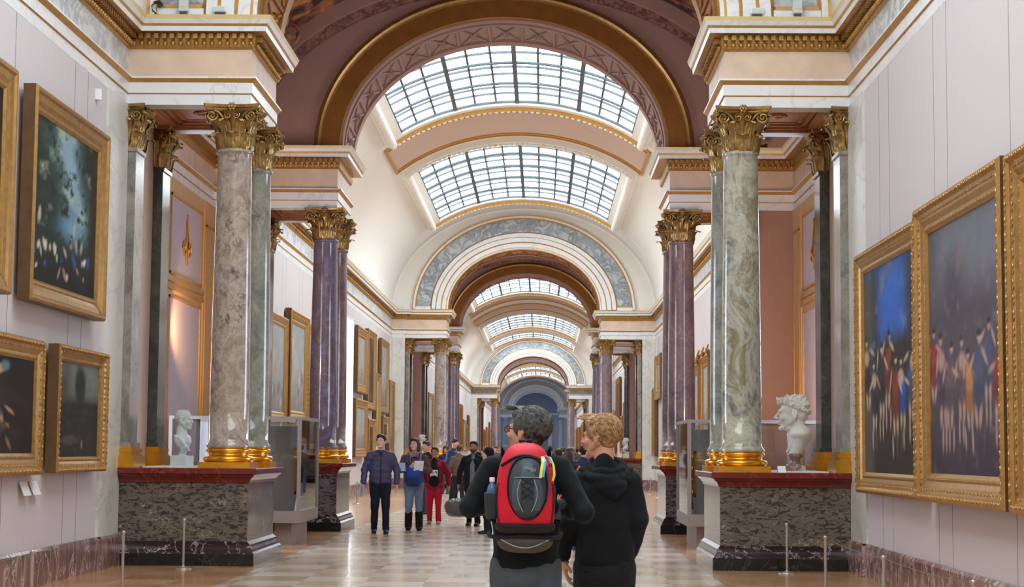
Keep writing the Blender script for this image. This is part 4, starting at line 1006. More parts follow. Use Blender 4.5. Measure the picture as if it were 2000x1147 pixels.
# ------------------------------------------------------------------ figures
M['eye_white'] = plain('eye', S(196, 186, 180), 0.3, var=0.01); M['eyebrow'] = plain('dark_brow_hair', S(50, 38, 32), 0.8); M['lip'] = plain('lips', S(176, 104, 96), 0.5, var=0.03)
def rotm(v_from, v_to):
    return Vector(v_from).rotation_difference(Vector(v_to)).to_matrix()
def sdf_prim(p, X, Y, Z):
    if p[0] == 'c':
        a, b = np.array(p[1], float), np.array(p[2], float); r0, r1 = p[3], p[4]; d = b-a; L = max(float(d @ d), 1e-10)
        t = np.clip(((X-a[0])*d[0]+(Y-a[1])*d[1]+(Z-a[2])*d[2])/L, 0, 1)
        return np.sqrt((X-a[0]-t*d[0])**2+(Y-a[1]-t*d[1])**2+(Z-a[2]-t*d[2])**2)-(r0+(r1-r0)*t)
    c = p[1]; h = p[2]; x, y, z = X-c[0], Y-c[1], Z-c[2]
    if len(p) > 3 and p[3] is not None:
        R_ = p[3]; x, y, z = [x*R_[0][i]+y*R_[1][i]+z*R_[2][i] for i in range(3)]
    if p[0] == 'e':
        k0 = np.sqrt((x/h[0])**2+(y/h[1])**2+(z/h[2])**2); k1 = np.sqrt((x/h[0]**2)**2+(y/h[1]**2)**2+(z/h[2]**2)**2)
        return k0*(k0-1)/np.maximum(k1, 1e-6)
    q = [np.abs(x)-h[0], np.abs(y)-h[1], np.abs(z)-h[2]]
    return np.sqrt(sum(np.maximum(v, 0)**2 for v in q))+np.minimum(np.maximum(np.maximum(q[0], q[1]), q[2]), 0)
def prims_mesh(name, prims, voxel, smooth=1, disp=None, k=None):
    """one continuous surface blended out of limbs and ellipsoids (surface nets on a distance field)"""
    k = voxel*1.2 if k is None else k; pad = k+3*voxel; bb = []
    for p in prims:
        if p[0] == 'c':
            P = np.array([p[1], p[2]], float); r = max(p[3], p[4]); bb.append((P.min(0)-r, P.max(0)+r))
        else:
            c = np.array(p[1], float); h = np.array(p[2], float)
            if len(p) > 3 and p[3] is not None: h = np.abs(np.array(p[3])) @ h
            bb.append((c-h, c+h))
    lo = np.min([x[0] for x in bb], 0)-pad; hi = np.max([x[1] for x in bb], 0)+pad
    n = np.ceil((hi-lo)/voxel).astype(int)+1; F = np.full(n, 10.0, np.float32)
    ax = [lo[i]+voxel*np.arange(n[i]) for i in range(3)]
    for p, (l, h) in zip(prims, bb):
        i0 = np.maximum(((l-pad-lo)/voxel).astype(int), 0); i1 = np.minimum(((h+pad-lo)/voxel).astype(int)+2, n)
        X, Y, Z = np.meshgrid(*[ax[i][i0[i]:i1[i]] for i in range(3)], indexing='ij', sparse=True)
        d = sdf_prim(p, X, Y, Z); s = np.s_[i0[0]:i1[0], i0[1]:i1[1], i0[2]:i1[2]]; g = F[s]
        hh = np.maximum(k-np.abs(d-g), 0)/k; F[s] = np.minimum(d, g)-hh*hh*k*0.25
    S_ = F < 0; cnt = np.zeros(n-1, np.int8); acc = np.zeros((*(n-1), 3), np.float32)
    def cut(F, i): return np.take
    for axis in range(3):
        sa = [slice(None)]*3; sb = [slice(None)]*3; sa[axis] = slice(0, -1); sb[axis] = slice(1, None)
        A, B = F[tuple(sa)], F[tuple(sb)]; cr = (A < 0) != (B < 0); den = A-B; t = np.where(cr, A/np.where(den == 0, 1, den), 0)
        o1, o2 = [i for i in range(3) if i != axis]
        for u in (0, 1):
            for v in (0, 1):
                sl = [slice(None)]*3; sl[o1] = slice(u, n[o1]-1+u); sl[o2] = slice(v, n[o2]-1+v); sl = tuple(sl)
                c_ = cr[sl]; cnt += c_; acc[..., axis] += np.where(c_, t[sl], 0); acc[..., o1] += c_*u; acc[..., o2] += c_*v
    idx = np.nonzero(cnt); ids = np.full(n-1, -1, np.int64); ids[idx] = np.arange(len(idx[0]))
    V = lo+(np.stack(idx, 1)+acc[idx]/cnt[idx][:, None])*voxel; faces = []
    for axis in range(3):
        sa = [slice(1, -1)]*3; sb = [slice(1, -1)]*3; sa[axis] = slice(0, -1); sb[axis] = slice(1, None)
        A, B = S_[tuple(sa)], S_[tuple(sb)]; e = np.nonzero(A != B); e = list(e); o1, o2 = [(1, 2), (2, 0), (0, 1)][axis]
        base = [x.copy() for x in e]; base[o1] += 1; base[o2] += 1
        q = []
        for du, dv in ((-1, -1), (0, -1), (0, 0), (-1, 0)):
            c_ = [x.copy() for x in base]; c_[o1] += du; c_[o2] += dv; q.append(ids[tuple(c_)])
        q = np.stack(q, 1); fl = ~A[tuple(e)]; q[fl] = q[fl][:, ::-1]; faces.append(q)
    Q = np.concatenate(faces)
    E_ = np.concatenate([Q[:, [0, 1]], Q[:, [1, 2]], Q[:, [2, 3]], Q[:, [3, 0]]]); deg = np.bincount(E_.ravel(), minlength=len(V)).astype(float)[:, None]
    for _ in range(smooth):
        a_ = np.zeros_like(V)
        for c_ in range(3): a_[:, c_] = np.bincount(E_[:, 0], V[E_[:, 1], c_], len(V))+np.bincount(E_[:, 1], V[E_[:, 0], c_], len(V))
        V = V*.5+a_/np.maximum(deg, 1)*.5
    out = bpy.data.meshes.new(name); out.from_pydata(V.tolist(), [], Q.tolist()); out.update()
    if disp:
        nn = np.empty(len(V)*3); out.vertices.foreach_get('normal', nn); nn = nn.reshape(-1, 3)
        V = V+nn*np.array([disp(Vector(v)) for v in V])[:, None]; out.vertices.foreach_set('co', V.ravel()); out.update()
    out.shade_smooth(); return out

def head_prims(c, R=None, s=1.0, neck=True):
    """head in local axes: +Y face, +Z up"""
    R = R or Matrix.Identity(3); c = Vector(c)
    T = lambda p: c+R @ (Vector(p)*s)
    E_ = lambda p, r: ('e', T(p), tuple(x*s for x in r), R)
    K = lambda p, q, a, b: ('c', T(p), T(q), a*s, b*s)
    P = [E_((0, -.014, .028), (.074, .094, .088)), E_((0, .028, -.028), (.060, .062, .082)), K((-.052, -.005, -.035), (-.02, .062, -.092), .022, .018), K((.052, -.005, -.035), (.02, .062, -.092), .022, .018),
         E_((0, .074, -.098), (.02, .018, .017)), K((-.03, .078, .016), (.03, .078, .016), .014, .014), K((0, .088, .008), (0, .112, -.026), .008, .0115), E_((.011, .100, -.031), (.009, .010, .008)), E_((-.011, .100, -.031), (.009, .010, .008)),
         E_((0, .090, -.056), (.022, .010, .006)), E_((0, .088, -.067), (.019, .011, .007)), E_((.036, .060, -.028), (.026, .026, .026)), E_((-.036, .060, -.028), (.026, .026, .026)), K((-.016, .03, -.09), (.016, .03, -.09), .03, .03)]
    for sg in (-1, 1):
        P += [E_((sg*.076, -.008, -.008), (.009, .017, .030)), K((sg*.079, -.020, .020), (sg*.083, -.024, -.002), .006, .006), K((sg*.079, -.003, .024), (sg*.079, -.020, .020), .006, .006), K((sg*.083, -.024, -.002), (sg*.077, -.010, -.034), .006, .007)]
    if neck: P.append(K((0, -.02, -.06), (0, -.045, -.19), .054, .060))
    return P
def add_eyes(parent, c, R, s=1.0):
    R = R or Matrix.Identity(3); c = Vector(c)
    for sg in (-1, 1):
        mb = MB(); q = c+R @ Vector((sg*.031*s, .0775*s, -.004*s)); mb.ball(q, (.0115*s, .0095*s, .0055*s), 0, 12, 8, R)
        q2 = c+R @ Vector((sg*.031*s, .0850*s, -.004*s)); mb.ball(q2, (.0052*s, .0030*s, .0050*s), 1, 10, 6, R)
        mb.build('eye', ['eye_white', 'black_plastic'], parent)
        mb = MB(); mb.tube([c+R @ (Vector(p)*s) for p in ((sg*.014, .0925, .012), (sg*.030, .0930, .018), (sg*.046, .082, .013))], [.0032*s, .0034*s, .0018*s], 6); mb.build('eyebrow', 'eyebrow', parent)
    mb = MB(); mb.tube([c+R @ (Vector(p)*s) for p in ((-.021, .0935, -.061), (-.008, .1005, -.0595), (0, .1015, -.0605), (.008, .1005, -.0595), (.021, .0935, -.061))], [.002*s, .0042*s, .0044*s, .0042*s, .002*s], 6); mb.build('lips', 'lip', parent)
def yawp(yaw=0, pitch=0, roll=0): return Euler((pitch, roll, yaw), 'XYZ').to_matrix()

def bust(x, y, z, rz, h, label, kind, mt='marble_white_statue', socle='marble_white_statue', vox=0.007, draped=True, big=False):
    e = empty('portrait_bust', (x, y, z), rz, label, 'bust')
    s = h/0.75
    hc = Vector((0, 0.02*s, 0.615*s)); hs = 1.12*s
    P = head_prims(hc, None, hs)
    P += [('c', (0, -.02*s, .50*s), (0, 0.0, .40*s), .062*s, .075*s), ('e', (0, 0.0, .345*s), (.155*s, .085*s, .10*s)), ('e', (.10*s, 0, .36*s), (.08*s, .07*s, .07*s)), ('e', (-.10*s, 0, .36*s), (.08*s, .07*s, .07*s)),
          ('c', (0, .03*s, .33*s), (0, .02*s, .17*s), .095*s, .035*s), ('c', (0.06*s, .03*s, .33*s), (0.015*s, .02*s, .2*s), .06*s, .035*s), ('c', (-.06*s, .03*s, .33*s), (-.015*s, .02*s, .2*s), .06*s, .035*s)]
    if draped: P += [('c', (-.17*s, .02*s, .37*s), (.10*s, .09*s, .26*s), .022*s, .018*s), ('c', (.17*s, -.02*s, .40*s), (-.08*s, -.07*s, .30*s), .022*s, .018*s), ('c', (.17*s, .03*s, .38*s), (0.0, .10*s, .22*s), .02*s, .016*s)]
    if big:      # large head on a herm-like chest cut off below the shoulders
        hs = 1.95; hc = Vector((0, .03, .755)); P = head_prims(hc, None, hs, neck=False)
        P += [('c', (0, -.02, .68), (0, -.05, .50), .105, .115), ('e', (0, -.07, .50), (.24, .155, .11)), ('c', (0, -.05, .45), (0, .0, .24), .155, .075), ('c', (.10, -.06, .46), (.02, 0, .22), .09, .05), ('c', (-.10, -.06, .46), (-.02, 0, .22), .09, .05),
              ('c', (-.19, -.10, .50), (-.02, .02, .22), .020, .016), ('c', (.19, -.10, .50), (.02, .02, .22), .020, .016), ('c', (-.17, -.02, .50), (.0, .10, .26), .016, .014)]
    if kind == 'wreath':
        P += [('e', hc+Vector((0, -.022, .048))*hs, (.078*hs, .094*hs, .078*hs)), ('e', hc+Vector((0, -.05, -.005))*hs, (.066*hs, .055*hs, .06*hs))]
        r2 = random.Random(3)
        for k in range(90):
            a = r2.uniform(0, 2*PI); t = r2.uniform(0.1, 1.0)
            q = Vector((.076*math.cos(a)*(1-.45*t*t), -.018+.092*math.sin(a)*(1-.45*t*t), .045+.078*t))
            if math.sin(a) > .5 and t < .4: continue
            P.append(('e', hc+q*hs, (.012*hs, .014*hs, .010*hs)))
        for k in range(44):   # wreath of leaves, low at the nape and high over the brow
            a = 2*PI*k/44; f = math.sin(a); c_ = hc+Vector((.080*math.cos(a), -.012+.100*f, .045+.042*f))*hs
            P.append(('c', c_, c_+Vector((.012*math.cos(a)+.01*math.sin(k*2.3), .014*f, .014+.008*math.cos(k*1.7)))*hs, .010*hs, .006*hs))
        for k in range(26):
            x = -.05+.1*r2.random(); P.append(('e', hc+Vector((x, .078+.012*r2.random()-.9*x*x/.1, .070+.030*r2.random()))*hs, (.014*hs, .014*hs, .012*hs)))
    else:
        P += [('e', hc+Vector((0, -.02, .045))*hs, (.080*hs, .095*hs, .078*hs))]
        r2 = random.Random(4)
        for k in range(60):
            a = r2.uniform(0, 2*PI); t = r2.uniform(0, 1)
            if math.sin(a) > .3 and t < .55: continue
            P.append(('e', hc+Vector((.078*math.cos(a)*(1-.3*t), -.02+.092*math.sin(a)*(1-.3*t), .01+.1*t))*hs, (.014*hs, .016*hs, .010*hs)))
    link('bust', prims_mesh('bust', P, vox, 2), mt, e)
    mb = MB()
    mb.lathe([(.115, .055), (.125, .07), (.118, .085), (.075, .11), (.068, .15), (.085, .185), (.105, .20), (.105, .225), (.085, .24)] if big else [(.06*s, .145*s), (.062*s, .155*s), (.04*s, .17*s), (.04*s, .2*s)] if True else [(.075*s, .055*s), (.082*s, .065*s), (.075*s, .075*s), (.045*s, .095*s), (.036*s, .13*s), (.045*s, .165*s), (.062*s, .175*s), (.062*s, .19*s), (.05*s, .20*s)], 28)
    mb.build('socle', socle, e)
    ph = .06*s if big else .15*s; pw = .095*s if big else .115*s; mb = MB(); mb.box(-pw, pw, -pw, pw, 0, ph); bevel(mb.build('plinth', socle, e), 0.006)
    return e
bust(-3.99, 23.3, ZP, -PI/2-0.25, 0.75, 'white marble bust of a short-haired man facing right on the near left podium', 'short', 'marble_cool_statue', 'marble_cool_statue')
bust(4.02, 23.3, ZP, PI/2-0.05, 1.04, 'large white marble bust with a curled wreath facing left on the near right podium', 'wreath', 'marble_white_statue', 'skirting', big=True)
bust(4.05, A2+1.0, ZP, PI/2, 0.80, 'small distant white bust facing left on the right podium under the second arch', 'short', 'marble_cool_statue', 'marble_cool_statue', 0.014)
bust(-4.0, A2+1.0, ZP, -PI/2, 0.86, 'small distant pale statue on the left podium under the second arch', 'wreath', 'marble_white_statue', 'marble_white_statue', 0.014)
bust(-3.75, B1+1.0, ZP, PI, 0.80, 'pale bust behind the left display case, only the top of its head shows', 'short', 'marble_white_statue', 'marble_white_statue', 0.012)
mb = MB(); mb.box(-4.35, -3.62, A1+0.3, A1+2.0, ZP, ZP+0.015); tag(mb.build('marble_slab', 'white'), 'thin pale slab under the bust on the near left podium', 'slab')
mb = MB(); mb.box(3.62, 4.35, A1+0.3, A1+2.0, ZP, ZP+0.015); tag(mb.build('marble_slab', 'white'), 'thin pale slab under the wreathed bust on the near right podium', 'slab')
mb = MB(); mb.add([(3.70, A1+0.2, ZP+0.0), (3.80, A1+0.2, ZP), (3.80, A1+0.28, ZP+0.08), (3.70, A1+0.28, ZP+0.08), (3.70, A1+0.30, ZP), (3.80, A1+0.30, ZP)], [(0, 1, 2, 3), (3, 2, 5, 4), (0, 3, 4), (1, 5, 2), (0, 4, 5, 1)])
tag(mb.build('exhibit_label', 'white_plastic'), 'tiny white label card beside the gold column base on the near right podium', 'label')

# ------------------------------------------------------------------ display cases in the first bay
def vitrine(s, lb):
    x0, x1 = s*2.93, s*4.95; y0, y1 = 27.0, 29.2; z0, z1 = 0.50, 1.93
    e = empty('display_case', (s*3.9, 28.1, 0), 0, 'glazed display case with taupe metal frame, %s side of the first bay' % lb, 'display case', 'display cases in the first bay')
    def part(nm, q, mt):
        o = q.build(nm, mt, e); o.location = (-s*3.9, -28.1, 0); return o
    q = MB()
    w = 0.055
    for x in (x0, x1):
        for y in (y0, y1): q.box(x-s*0 if x == x0 else x-s*w, x+s*w if x == x0 else x, y if y == y0 else y-w, y+w if y == y0 else y, z0+0.02, z1-0.03)
    for z in (z0-0.04, z1-0.03):
        q.box(x0, x1, y0, y0+w, z, z+0.05 if z > 1 else z0+0.02); q.box(x0, x1, y1-w, y1, z, z+0.05 if z > 1 else z0+0.02)
        q.box(x0, x0+s*w, y0+w, y1-w, z, z+0.05 if z > 1 else z0+0.02); q.box(x1-s*w, x1, y0+w, y1-w, z, z+0.05 if z > 1 else z0+0.02)
    part('frame', q, 'metal_beige')
    q = MB(); q.box(x0, x1, y0, y1, z0-0.16, z0-0.04); part('tray', q, 'metal_beige')
    q = MB(); q.box(s*3.08, s*3.34, y0+0.2, y1-0.2, 0, z0-0.16); part('leg', q, 'metal_beige'); q = MB(); q.box(s*4.4, s*4.66, y0+0.2, y1-0.2, 0, z0-0.16); part('leg', q, 'metal_beige')
    q = MB(); q.box(x0+s*0.02, x1-s*0.02, y0+0.02, y0+0.03, z0, z1-0.03); q.box(x0+s*0.02, x1-s*0.02, y1-0.03, y1-0.02, z0, z1-0.03)
    q.box(x0+s*0.02, x0+s*0.03, y0+0.03, y1-0.03, z0, z1-0.03); q.box(x0+s*0.02, x1-s*0.02, y0+0.03, y1-0.03, z1-0.03, z1-0.02); part('glass', q, 'glass')
    q = MB(); q.box(s*3.12, s*3.62, 27.75, 28.15, z0, z1-0.12); part('inner_panel', q, 'metal_beige')
    f = empty('framed_relief', (s*3.04, 27.95, 1.12), 0, 'small gold framed relief mounted inside the %s display case' % lb, 'framed relief')
    if s < 0: f.rotation_euler = (0, 0, 0)
    q = MB()
    for (a, b, c, d) in ((-.13, .13, -.36, -.31), (-.13, .13, .31, .36), (-.13, -.08, -.36, .36), (.08, .13, -.36, .36)): q.box(a*0.6, b*0.6, -0.28, -0.2, c, d)
    for z in (-.31, -.1, .1, .31): q.ball((0, -0.27, z*0.9), (0.03, 0.03, 0.05), 0, 8, 5)
    q.build('frame', 'gold_dark', f)
    q = MB(); q.box(-.07, .07, -0.23, -0.2, -.33, .33); q.build('relief', 'arch_gold', f)
    return e
vitrine(-1, 'left'); vitrine(1, 'right')
q = MB(); q.prism([(27.3, 0.50), (27.75, 0.50), (27.62, 0.80)], -2.99, -3.06, axis='X'); tag(q.build('text_card', 'white_plastic'), 'white folded text card at the aisle end of the left display case', 'card')
# ------------------------------------------------------------------ people
def cloth(name, c, rough=0.85, bump=0.25, sc=120, var=0.12):
    t = NT(name); v = t.coord(); f = t.noise(v, 5, 4)
    d = [x*(1-var) for x in c[:3]]; l = [min(1, x*(1+var)) for x in c[:3]]
    t.bump(t.noise(v, sc, 3), bump, 0.004); t.b.inputs['Sheen Weight'].default_value = 0.04
    return t.fin(t.ramp(f, [(0.3, (*d, 1)), (0.7, (*l, 1))]), rough, spec=0.3)
def skin(name, c):
    t = NT(name); v = t.coord(); f = t.noise(v, 14, 3)
    t.b.inputs['Subsurface Weight'].default_value = 0.12; t.b.inputs['Subsurface Radius'].default_value = (0.02, 0.008, 0.004)
    return t.fin(t.ramp(f, [(0.3, (c[0]*.92, c[1]*.86, c[2]*.84, 1)), (0.7, c)]), 0.5, spec=0.35)
M['skin'] = skin('skin', S(214, 160, 132)); M['skin_pale'] = skin('pale_skin', S(226, 178, 158)); M['skin_tan'] = skin('tan_skin', S(190, 136, 108))
def hairmat(name, c, c2):
    t = NT(name); f = t.noise(t.coord(), 45, 4)
    return t.fin(t.ramp(f, [(0.35, c), (0.65, c2)]), 0.5, spec=0.4)
M['hair_black'] = hairmat('black_hair', S(22, 20, 22), S(40, 34, 34)); M['hair_brown'] = hairmat('brown_hair', S(48, 34, 28), S(72, 50, 40))
M['hair_grey'] = hairmat('greying_dark_hair', S(42, 42, 38), S(104, 102, 96)); M['hair_blond'] = hairmat('sandy_blond_hair', S(140, 98, 62), S(196, 154, 108))
M['black_knit'] = cloth('black_knit', S(15, 18, 23), 0.9, 0.35, 160); M['black_fleece'] = cloth('black_fleece', S(13, 18, 21), 0.9, 0.3, 150)
M['black_cloth'] = cloth('black_cloth', S(22, 23, 27)); M['dark_trouser'] = cloth('dark_trouser_cloth', S(30, 32, 38)); M['navy_trouser'] = cloth('navy_trouser_cloth', S(18, 24, 38))
M['jeans_grey'] = cloth('grey_blue_denim', S(72, 84, 92), 0.85, 0.3, 220, 0.2); M['jeans_light'] = cloth('light_denim', S(112, 130, 156), 0.85, 0.3, 200, 0.2)
M['purple_puff'] = cloth('purple_grey_quilted_nylon', S(70, 62, 88), 0.5, 0.1, 40); M['navy_puff'] = cloth('navy_quilted_nylon', S(30, 46, 84), 0.5, 0.1, 40)
M['brown_coat'] = cloth('brown_coat_cloth', S(92, 74, 70)); M['fur'] = cloth('taupe_fur', S(150, 128, 120), 0.95, 0.9, 60, 0.3)
M['maroon'] = M['maroon']; M['crimson'] = cloth('crimson_coat_cloth', S(140, 22, 52)); M['red_trouser'] = cloth('red_trouser_cloth', S(192, 24, 52))
M['grey_shirt'] = cloth('grey_shirt_cloth', S(120, 124, 130)); M['black_tee'] = cloth('black_tshirt_cloth', S(18, 18, 20)); M['boot'] = cloth('black_boot_suede', S(26, 22, 26)); M['shoe_blue'] = plain('blue_black_shoe_leather', S(24, 34, 64), 0.3)
M['shoe_grey'] = plain('grey_trainer', S(150, 150, 150), 0.6); M['shoe_black'] = plain('black_shoe', S(24, 24, 26), 0.4)
M['pack_red'] = cloth('red_nylon', S(206, 22, 44), 0.55, 0.2, 90, 0.06); M['pack_grey'] = cloth('slate_nylon', S(72, 84, 94), 0.6, 0.2, 90, 0.15); M['pack_dark'] = cloth('charcoal_nylon', S(40, 46, 52), 0.6, 0.2, 90); M['pack_slate'] = cloth('dark_slate_nylon', S(56, 64, 72), 0.6, 0.3, 60, 0.2); M['pack_black'] = cloth('black_webbing', S(16, 16, 18), 0.6)
M['olive'] = cloth('olive_brown_nylon', S(72, 68, 58), 0.6, 0.2, 90); M['blue_bag'] = cloth('blue_nylon', S(30, 62, 150), 0.5, 0.1, 60); M['piping'] = plain('pale_grey_piping', S(150, 158, 164), 0.5)
M['paper'] = plain('paper', S(235, 235, 238), 0.7, var=0.01); M['paper_blue'] = plain('pale_blue_paper', S(170, 205, 235), 0.7, var=0.02)
M['yellow'] = plain('yellow_ribbon', S(240, 220, 60), 0.5); M['cyan'] = plain('cyan_ribbon', S(60, 180, 220), 0.5); M['dred'] = plain('dark_red_ribbon', S(150, 24, 40), 0.5); M['orange'] = plain('orange_strap', S(220, 90, 50), 0.6)
M['bag_taupe'] = plain('shiny_taupe_bag_cloth', S(96, 88, 84), 0.35, var=0.15, sc=8)
M['bottle'] = plain('blue_water_bottle_plastic', S(70, 104, 150), 0.12, var=0.45, sc=26)

def fold(amp=0.006, f=9.0, puff=0.0, pz=30.0):
    def d(co):
        n = noise.noise(Vector((co.x*f, co.y*f, co.z*f*0.6)))*amp + noise.noise(Vector((co.x*f*2.6+7, co.y*f*2.6, co.z*f*1.6)))*amp*0.45
        if puff: n += puff*(abs(math.sin(co.z*pz))-0.6)
        return n
    return d
def hand_prims(w, d, n, side=1, curl=0.5, s=1.0):
    """wrist, pointing direction, palm normal; thumb on side"""
    w, d, n = Vector(w), Vector(d).normalized(), Vector(n).normalized(); t = d.cross(n).normalized()*side; n = t.cross(d)*side
    R_ = Matrix((t, d, n)).transposed()
    P = [('e', w+d*.048*s, (.041*s, .050*s, .017*s), R_), ('c', w-d*.02*s, w+d*.02*s, .027*s, .028*s)]
    for k in range(4):
        p = w+d*(.084-(.007 if k == 3 else 0))*s+t*(1.5-k)*.0205*s; dd = d.copy(); L = [.038, .027, .020]; sc = (0.94, 1.04, 1.0, 0.8)[k]
        for j, l in enumerate(L):
            dd = (dd+n*curl*(0.45+0.25*j)*(1+0.15*k)).normalized(); q = p+dd*l*sc*s
            P.append(('c', p, q, (.0095-.0009*j)*s, (.0088-.0009*j)*s)); p = q
    p = w+d*.022*s+t*.030*s; dd = (d*.65+t*.65+n*.35).normalized(); q = p+dd*.036*s; P.append(('c', p, q, .0125*s, .011*s))
    dd = (d*.85+t*.25+n*.45).normalized(); P.append(('c', q, q+dd*.030*s, .0105*s, .0085*s))
    return P
def person(loc, rz, H, label, J=None, skinm='skin', top='black_cloth', legs='dark_trouser', shoes='shoe_black', hair='hair_black', hairkind='short', head_yaw=0.0, head_pitch=0.0,
           vox=0.009, build=1.0, puff=0.0, hem=0.47, extra=None, group=None, hand=True, topprims=(), hstyle=None, hv=None, shoulder=0.106, boots=False, stride=0.0, sleeves=True, headscale=None, headoff=(0, 0, 0)):
    e = empty('person', (*loc, 0), rz, label, 'person', group)
    h = H; V3 = lambda p: Vector((p[0]*h, p[1]*h, p[2]*h))
    j = dict(shL=(-shoulder, -.01, .785), shR=(shoulder, -.01, .785), elL=(-.145, -.02, .635), elR=(.145, -.02, .635), wrL=(-.15, .03, .49), wrR=(.15, .03, .49), hiL=(-.05, 0, .50), hiR=(.05, 0, .50),
             knL=(-.055, .02+stride*.5, .275), knR=(.055, .02-stride*.2, .275), anL=(-.06, -.01+stride, .045), anR=(.06, -.01-stride, .045))
    if J: j.update(J)
    g = {k: V3(v) for k, v in j.items()}; b = build
    R_ = yawp(head_yaw, head_pitch); hs = headscale or h/1.75*1.03; hc = V3((headoff[0], .015+headoff[1], .932+headoff[2]))
    P = head_prims(hc, R_, hs, neck=False)
    P += [('c', hc+R_ @ Vector((0, -.02, -.06))*hs, V3((0, -.012, .83)), .052*hs, .058*hs), ('e', V3((0, -.01, .72)), (.085*h, .044*h, .075*h)), ('e', V3((0, 0, .60)), (.075*h, .048*h, .10*h)), ('e', V3((0, 0, .52)), (.075*h, .050*h, .05*h))]
    for s in 'LR':
        P += [('c', g['sh'+s], g['el'+s], .026*h, .020*h), ('c', g['el'+s], g['wr'+s], .020*h, .015*h), ('c', g['hi'+s], g['kn'+s], .042*h, .028*h), ('c', g['kn'+s], g['an'+s], .028*h, .02*h),
              ('c', V3((0, -.01, .79)), g['sh'+s], .024*h, .024*h), ('e', g['an'+s]+Vector((0, .04*h, -.02*h)), (.022*h, .055*h, .018*h))]
        d = (g['wr'+s]-g['el'+s]).normalized(); hd = (hv or {}).get(s, (d, Vector((-1 if s == 'R' else 1, 0.2, 0)), 0.35))
        if hand: P += hand_prims(g['wr'+s]+d*.01*h, hd[0], hd[1], (1 if s == 'R' else -1)*(-1), hd[2], h/1.75)
    link('body', prims_mesh('body', P, min(vox, .009)*.8, 1, k=.006), skinm, e)
    # upper garment
    T = [('e', V3((0, -.005, .745)), (.104*h*b, .068*h*b, .072*h)), ('e', V3((0, 0, .66)), (.105*h*b, .074*h*b, .12*h)), ('e', V3((0, 0, .58)), (.100*h*b, .074*h*b, .10*h)), ('e', V3((0, 0, hem+.045)), (.100*h*b, .072*h*b, .065*h)),
         ('c', V3((-.03, -.01, .822)), g['shL'], .028*h, .036*h), ('c', V3((.03, -.01, .822)), g['shR'], .028*h, .036*h), ('c', V3((0, -.012, .80)), V3((0, -.012, .845)), .046*h, .037*h)]
    if sleeves:
        for s in 'LR':
            d = (g['wr'+s]-g['el'+s]); T += [('c', g['sh'+s], g['el'+s], .037*h*b, .031*h*b), ('c', g['el'+s], g['wr'+s]-d.normalized()*.005*h, .031*h*b, .024*h*b)]
    for p in topprims: T.append(p)
    link('jacket', prims_mesh('jacket', T, vox, 1, fold(0.012, 8.0, puff), k=.020*h/1.7), top, e)
    # trousers
    Q = [('e', V3((0, 0, .50)), (.088*h*b, .065*h*b, .055*h)), ('e', V3((0, -.012, .475)), (.082*h*b, .066*h*b, .05*h))]
    for s in 'LR': Q += [('c', g['hi'+s], g['kn'+s], .055*h*b, .041*h), ('c', g['kn'+s], g['an'+s]+Vector((0, 0, .005*h)), .040*h, .036*h)]
    link('trousers', prims_mesh('trousers', Q, vox, 1, fold(0.010, 9.0), k=.02), legs, e)
    for s in 'LR':
        a = g['an'+s]; lift = max(0, a.z-.045*h)
        c = Vector((a.x, a.y, lift))
        q = [('e', c+Vector((0, .045*h, .022*h)), (.029*h, .075*h, .022*h)), ('e', c+Vector((0, -.005*h, .03*h)), (.027*h, .034*h, .030*h)), ('e', c+Vector((0, .085*h, .018*h)), (.028*h, .035*h, .018*h)), ('b', c+Vector((0, .04*h, .008*h)), (.024*h, .07*h, .008*h))]
        if boots: q += [('c', c+Vector((0, 0, .04*h)), g['an'+s].lerp(g['kn'+s], .62), .040*h, .043*h)]
        link('shoe', prims_mesh('shoe', q, max(vox*.8, .006), 2), shoes, e)
    # hair
    T2 = lambda p: hc+R_ @ (Vector(p)*hs)
    X = []
    if hairkind in ('short', 'long', 'bob', 'bun'):
        X = [('e', T2((0, -.026, .044)), (.084*hs, .096*hs, .084*hs), R_), ('e', T2((0, -.044, -.018)), (.064*hs, .052*hs, .056*hs), R_), ('e', T2((0, .038, .092)), (.062*hs, .050*hs, .034*hs), R_)]
        for sg in (-1, 1): X += [('c', T2((sg*.070, .018, .04)), T2((sg*.076, .012, .005)), .015*hs, .009*hs), ('e', T2((sg*.045, .050, .078)), (.025*hs, .026*hs, .022*hs))]
    if hairkind in ('bob', 'long'):
        bot = -.10 if hairkind == 'bob' else -.22
        for k in range(9):
            a = -0.15+PI*1.1+(PI*0.9+0.2)*0 + (k-4)*0.36 - PI*0.0
            an = -PI/2+(k-4)*0.40; X.append(('c', T2((.082*math.cos(an), -.01+.09*math.sin(an), .03)), T2((.085*math.cos(an), -.01+.085*math.sin(an), bot)), .026*hs, .022*hs))
    if hairkind == 'bun': X += [('e', T2((0, -.12, .03)), (.04*hs, .04*hs, .04*hs))]
    if hairkind in ('beanie', 'cap'):
        X = [('e', T2((0, -.02, .055)), (.090*hs, .104*hs, .084*hs), R_), ('c', T2((-.06, -.02, .035)), T2((.06, -.02, .035)), .04*hs, .04*hs)]
        if hairkind == 'cap': X += [('e', T2((0, .12, .045)), (.06*hs, .07*hs, .012*hs), R_)]
    if hairkind == 'hood':
        X = [('e', T2((0, -.035, .03)), (.105*hs, .115*hs, .115*hs), R_), ('c', T2((-.05, -.03, -.08)), T2((.05, -.03, -.08)), .06*hs, .06*hs)]
    if X: link({'beanie': 'knit_hat', 'cap': 'cap', 'hood': 'hood'}.get(hairkind, 'hair'), prims_mesh('hair', X, vox*.8, 1, (lambda co: noise.noise(Vector((co.x*30, co.y*30, co.z*55)))*0.004), k=.015), hair, e)
    if vox < .012: add_eyes(e, hc, R_, hs)
    if extra: extra(e, g, hc, R_, h, T2, hs)
    return e
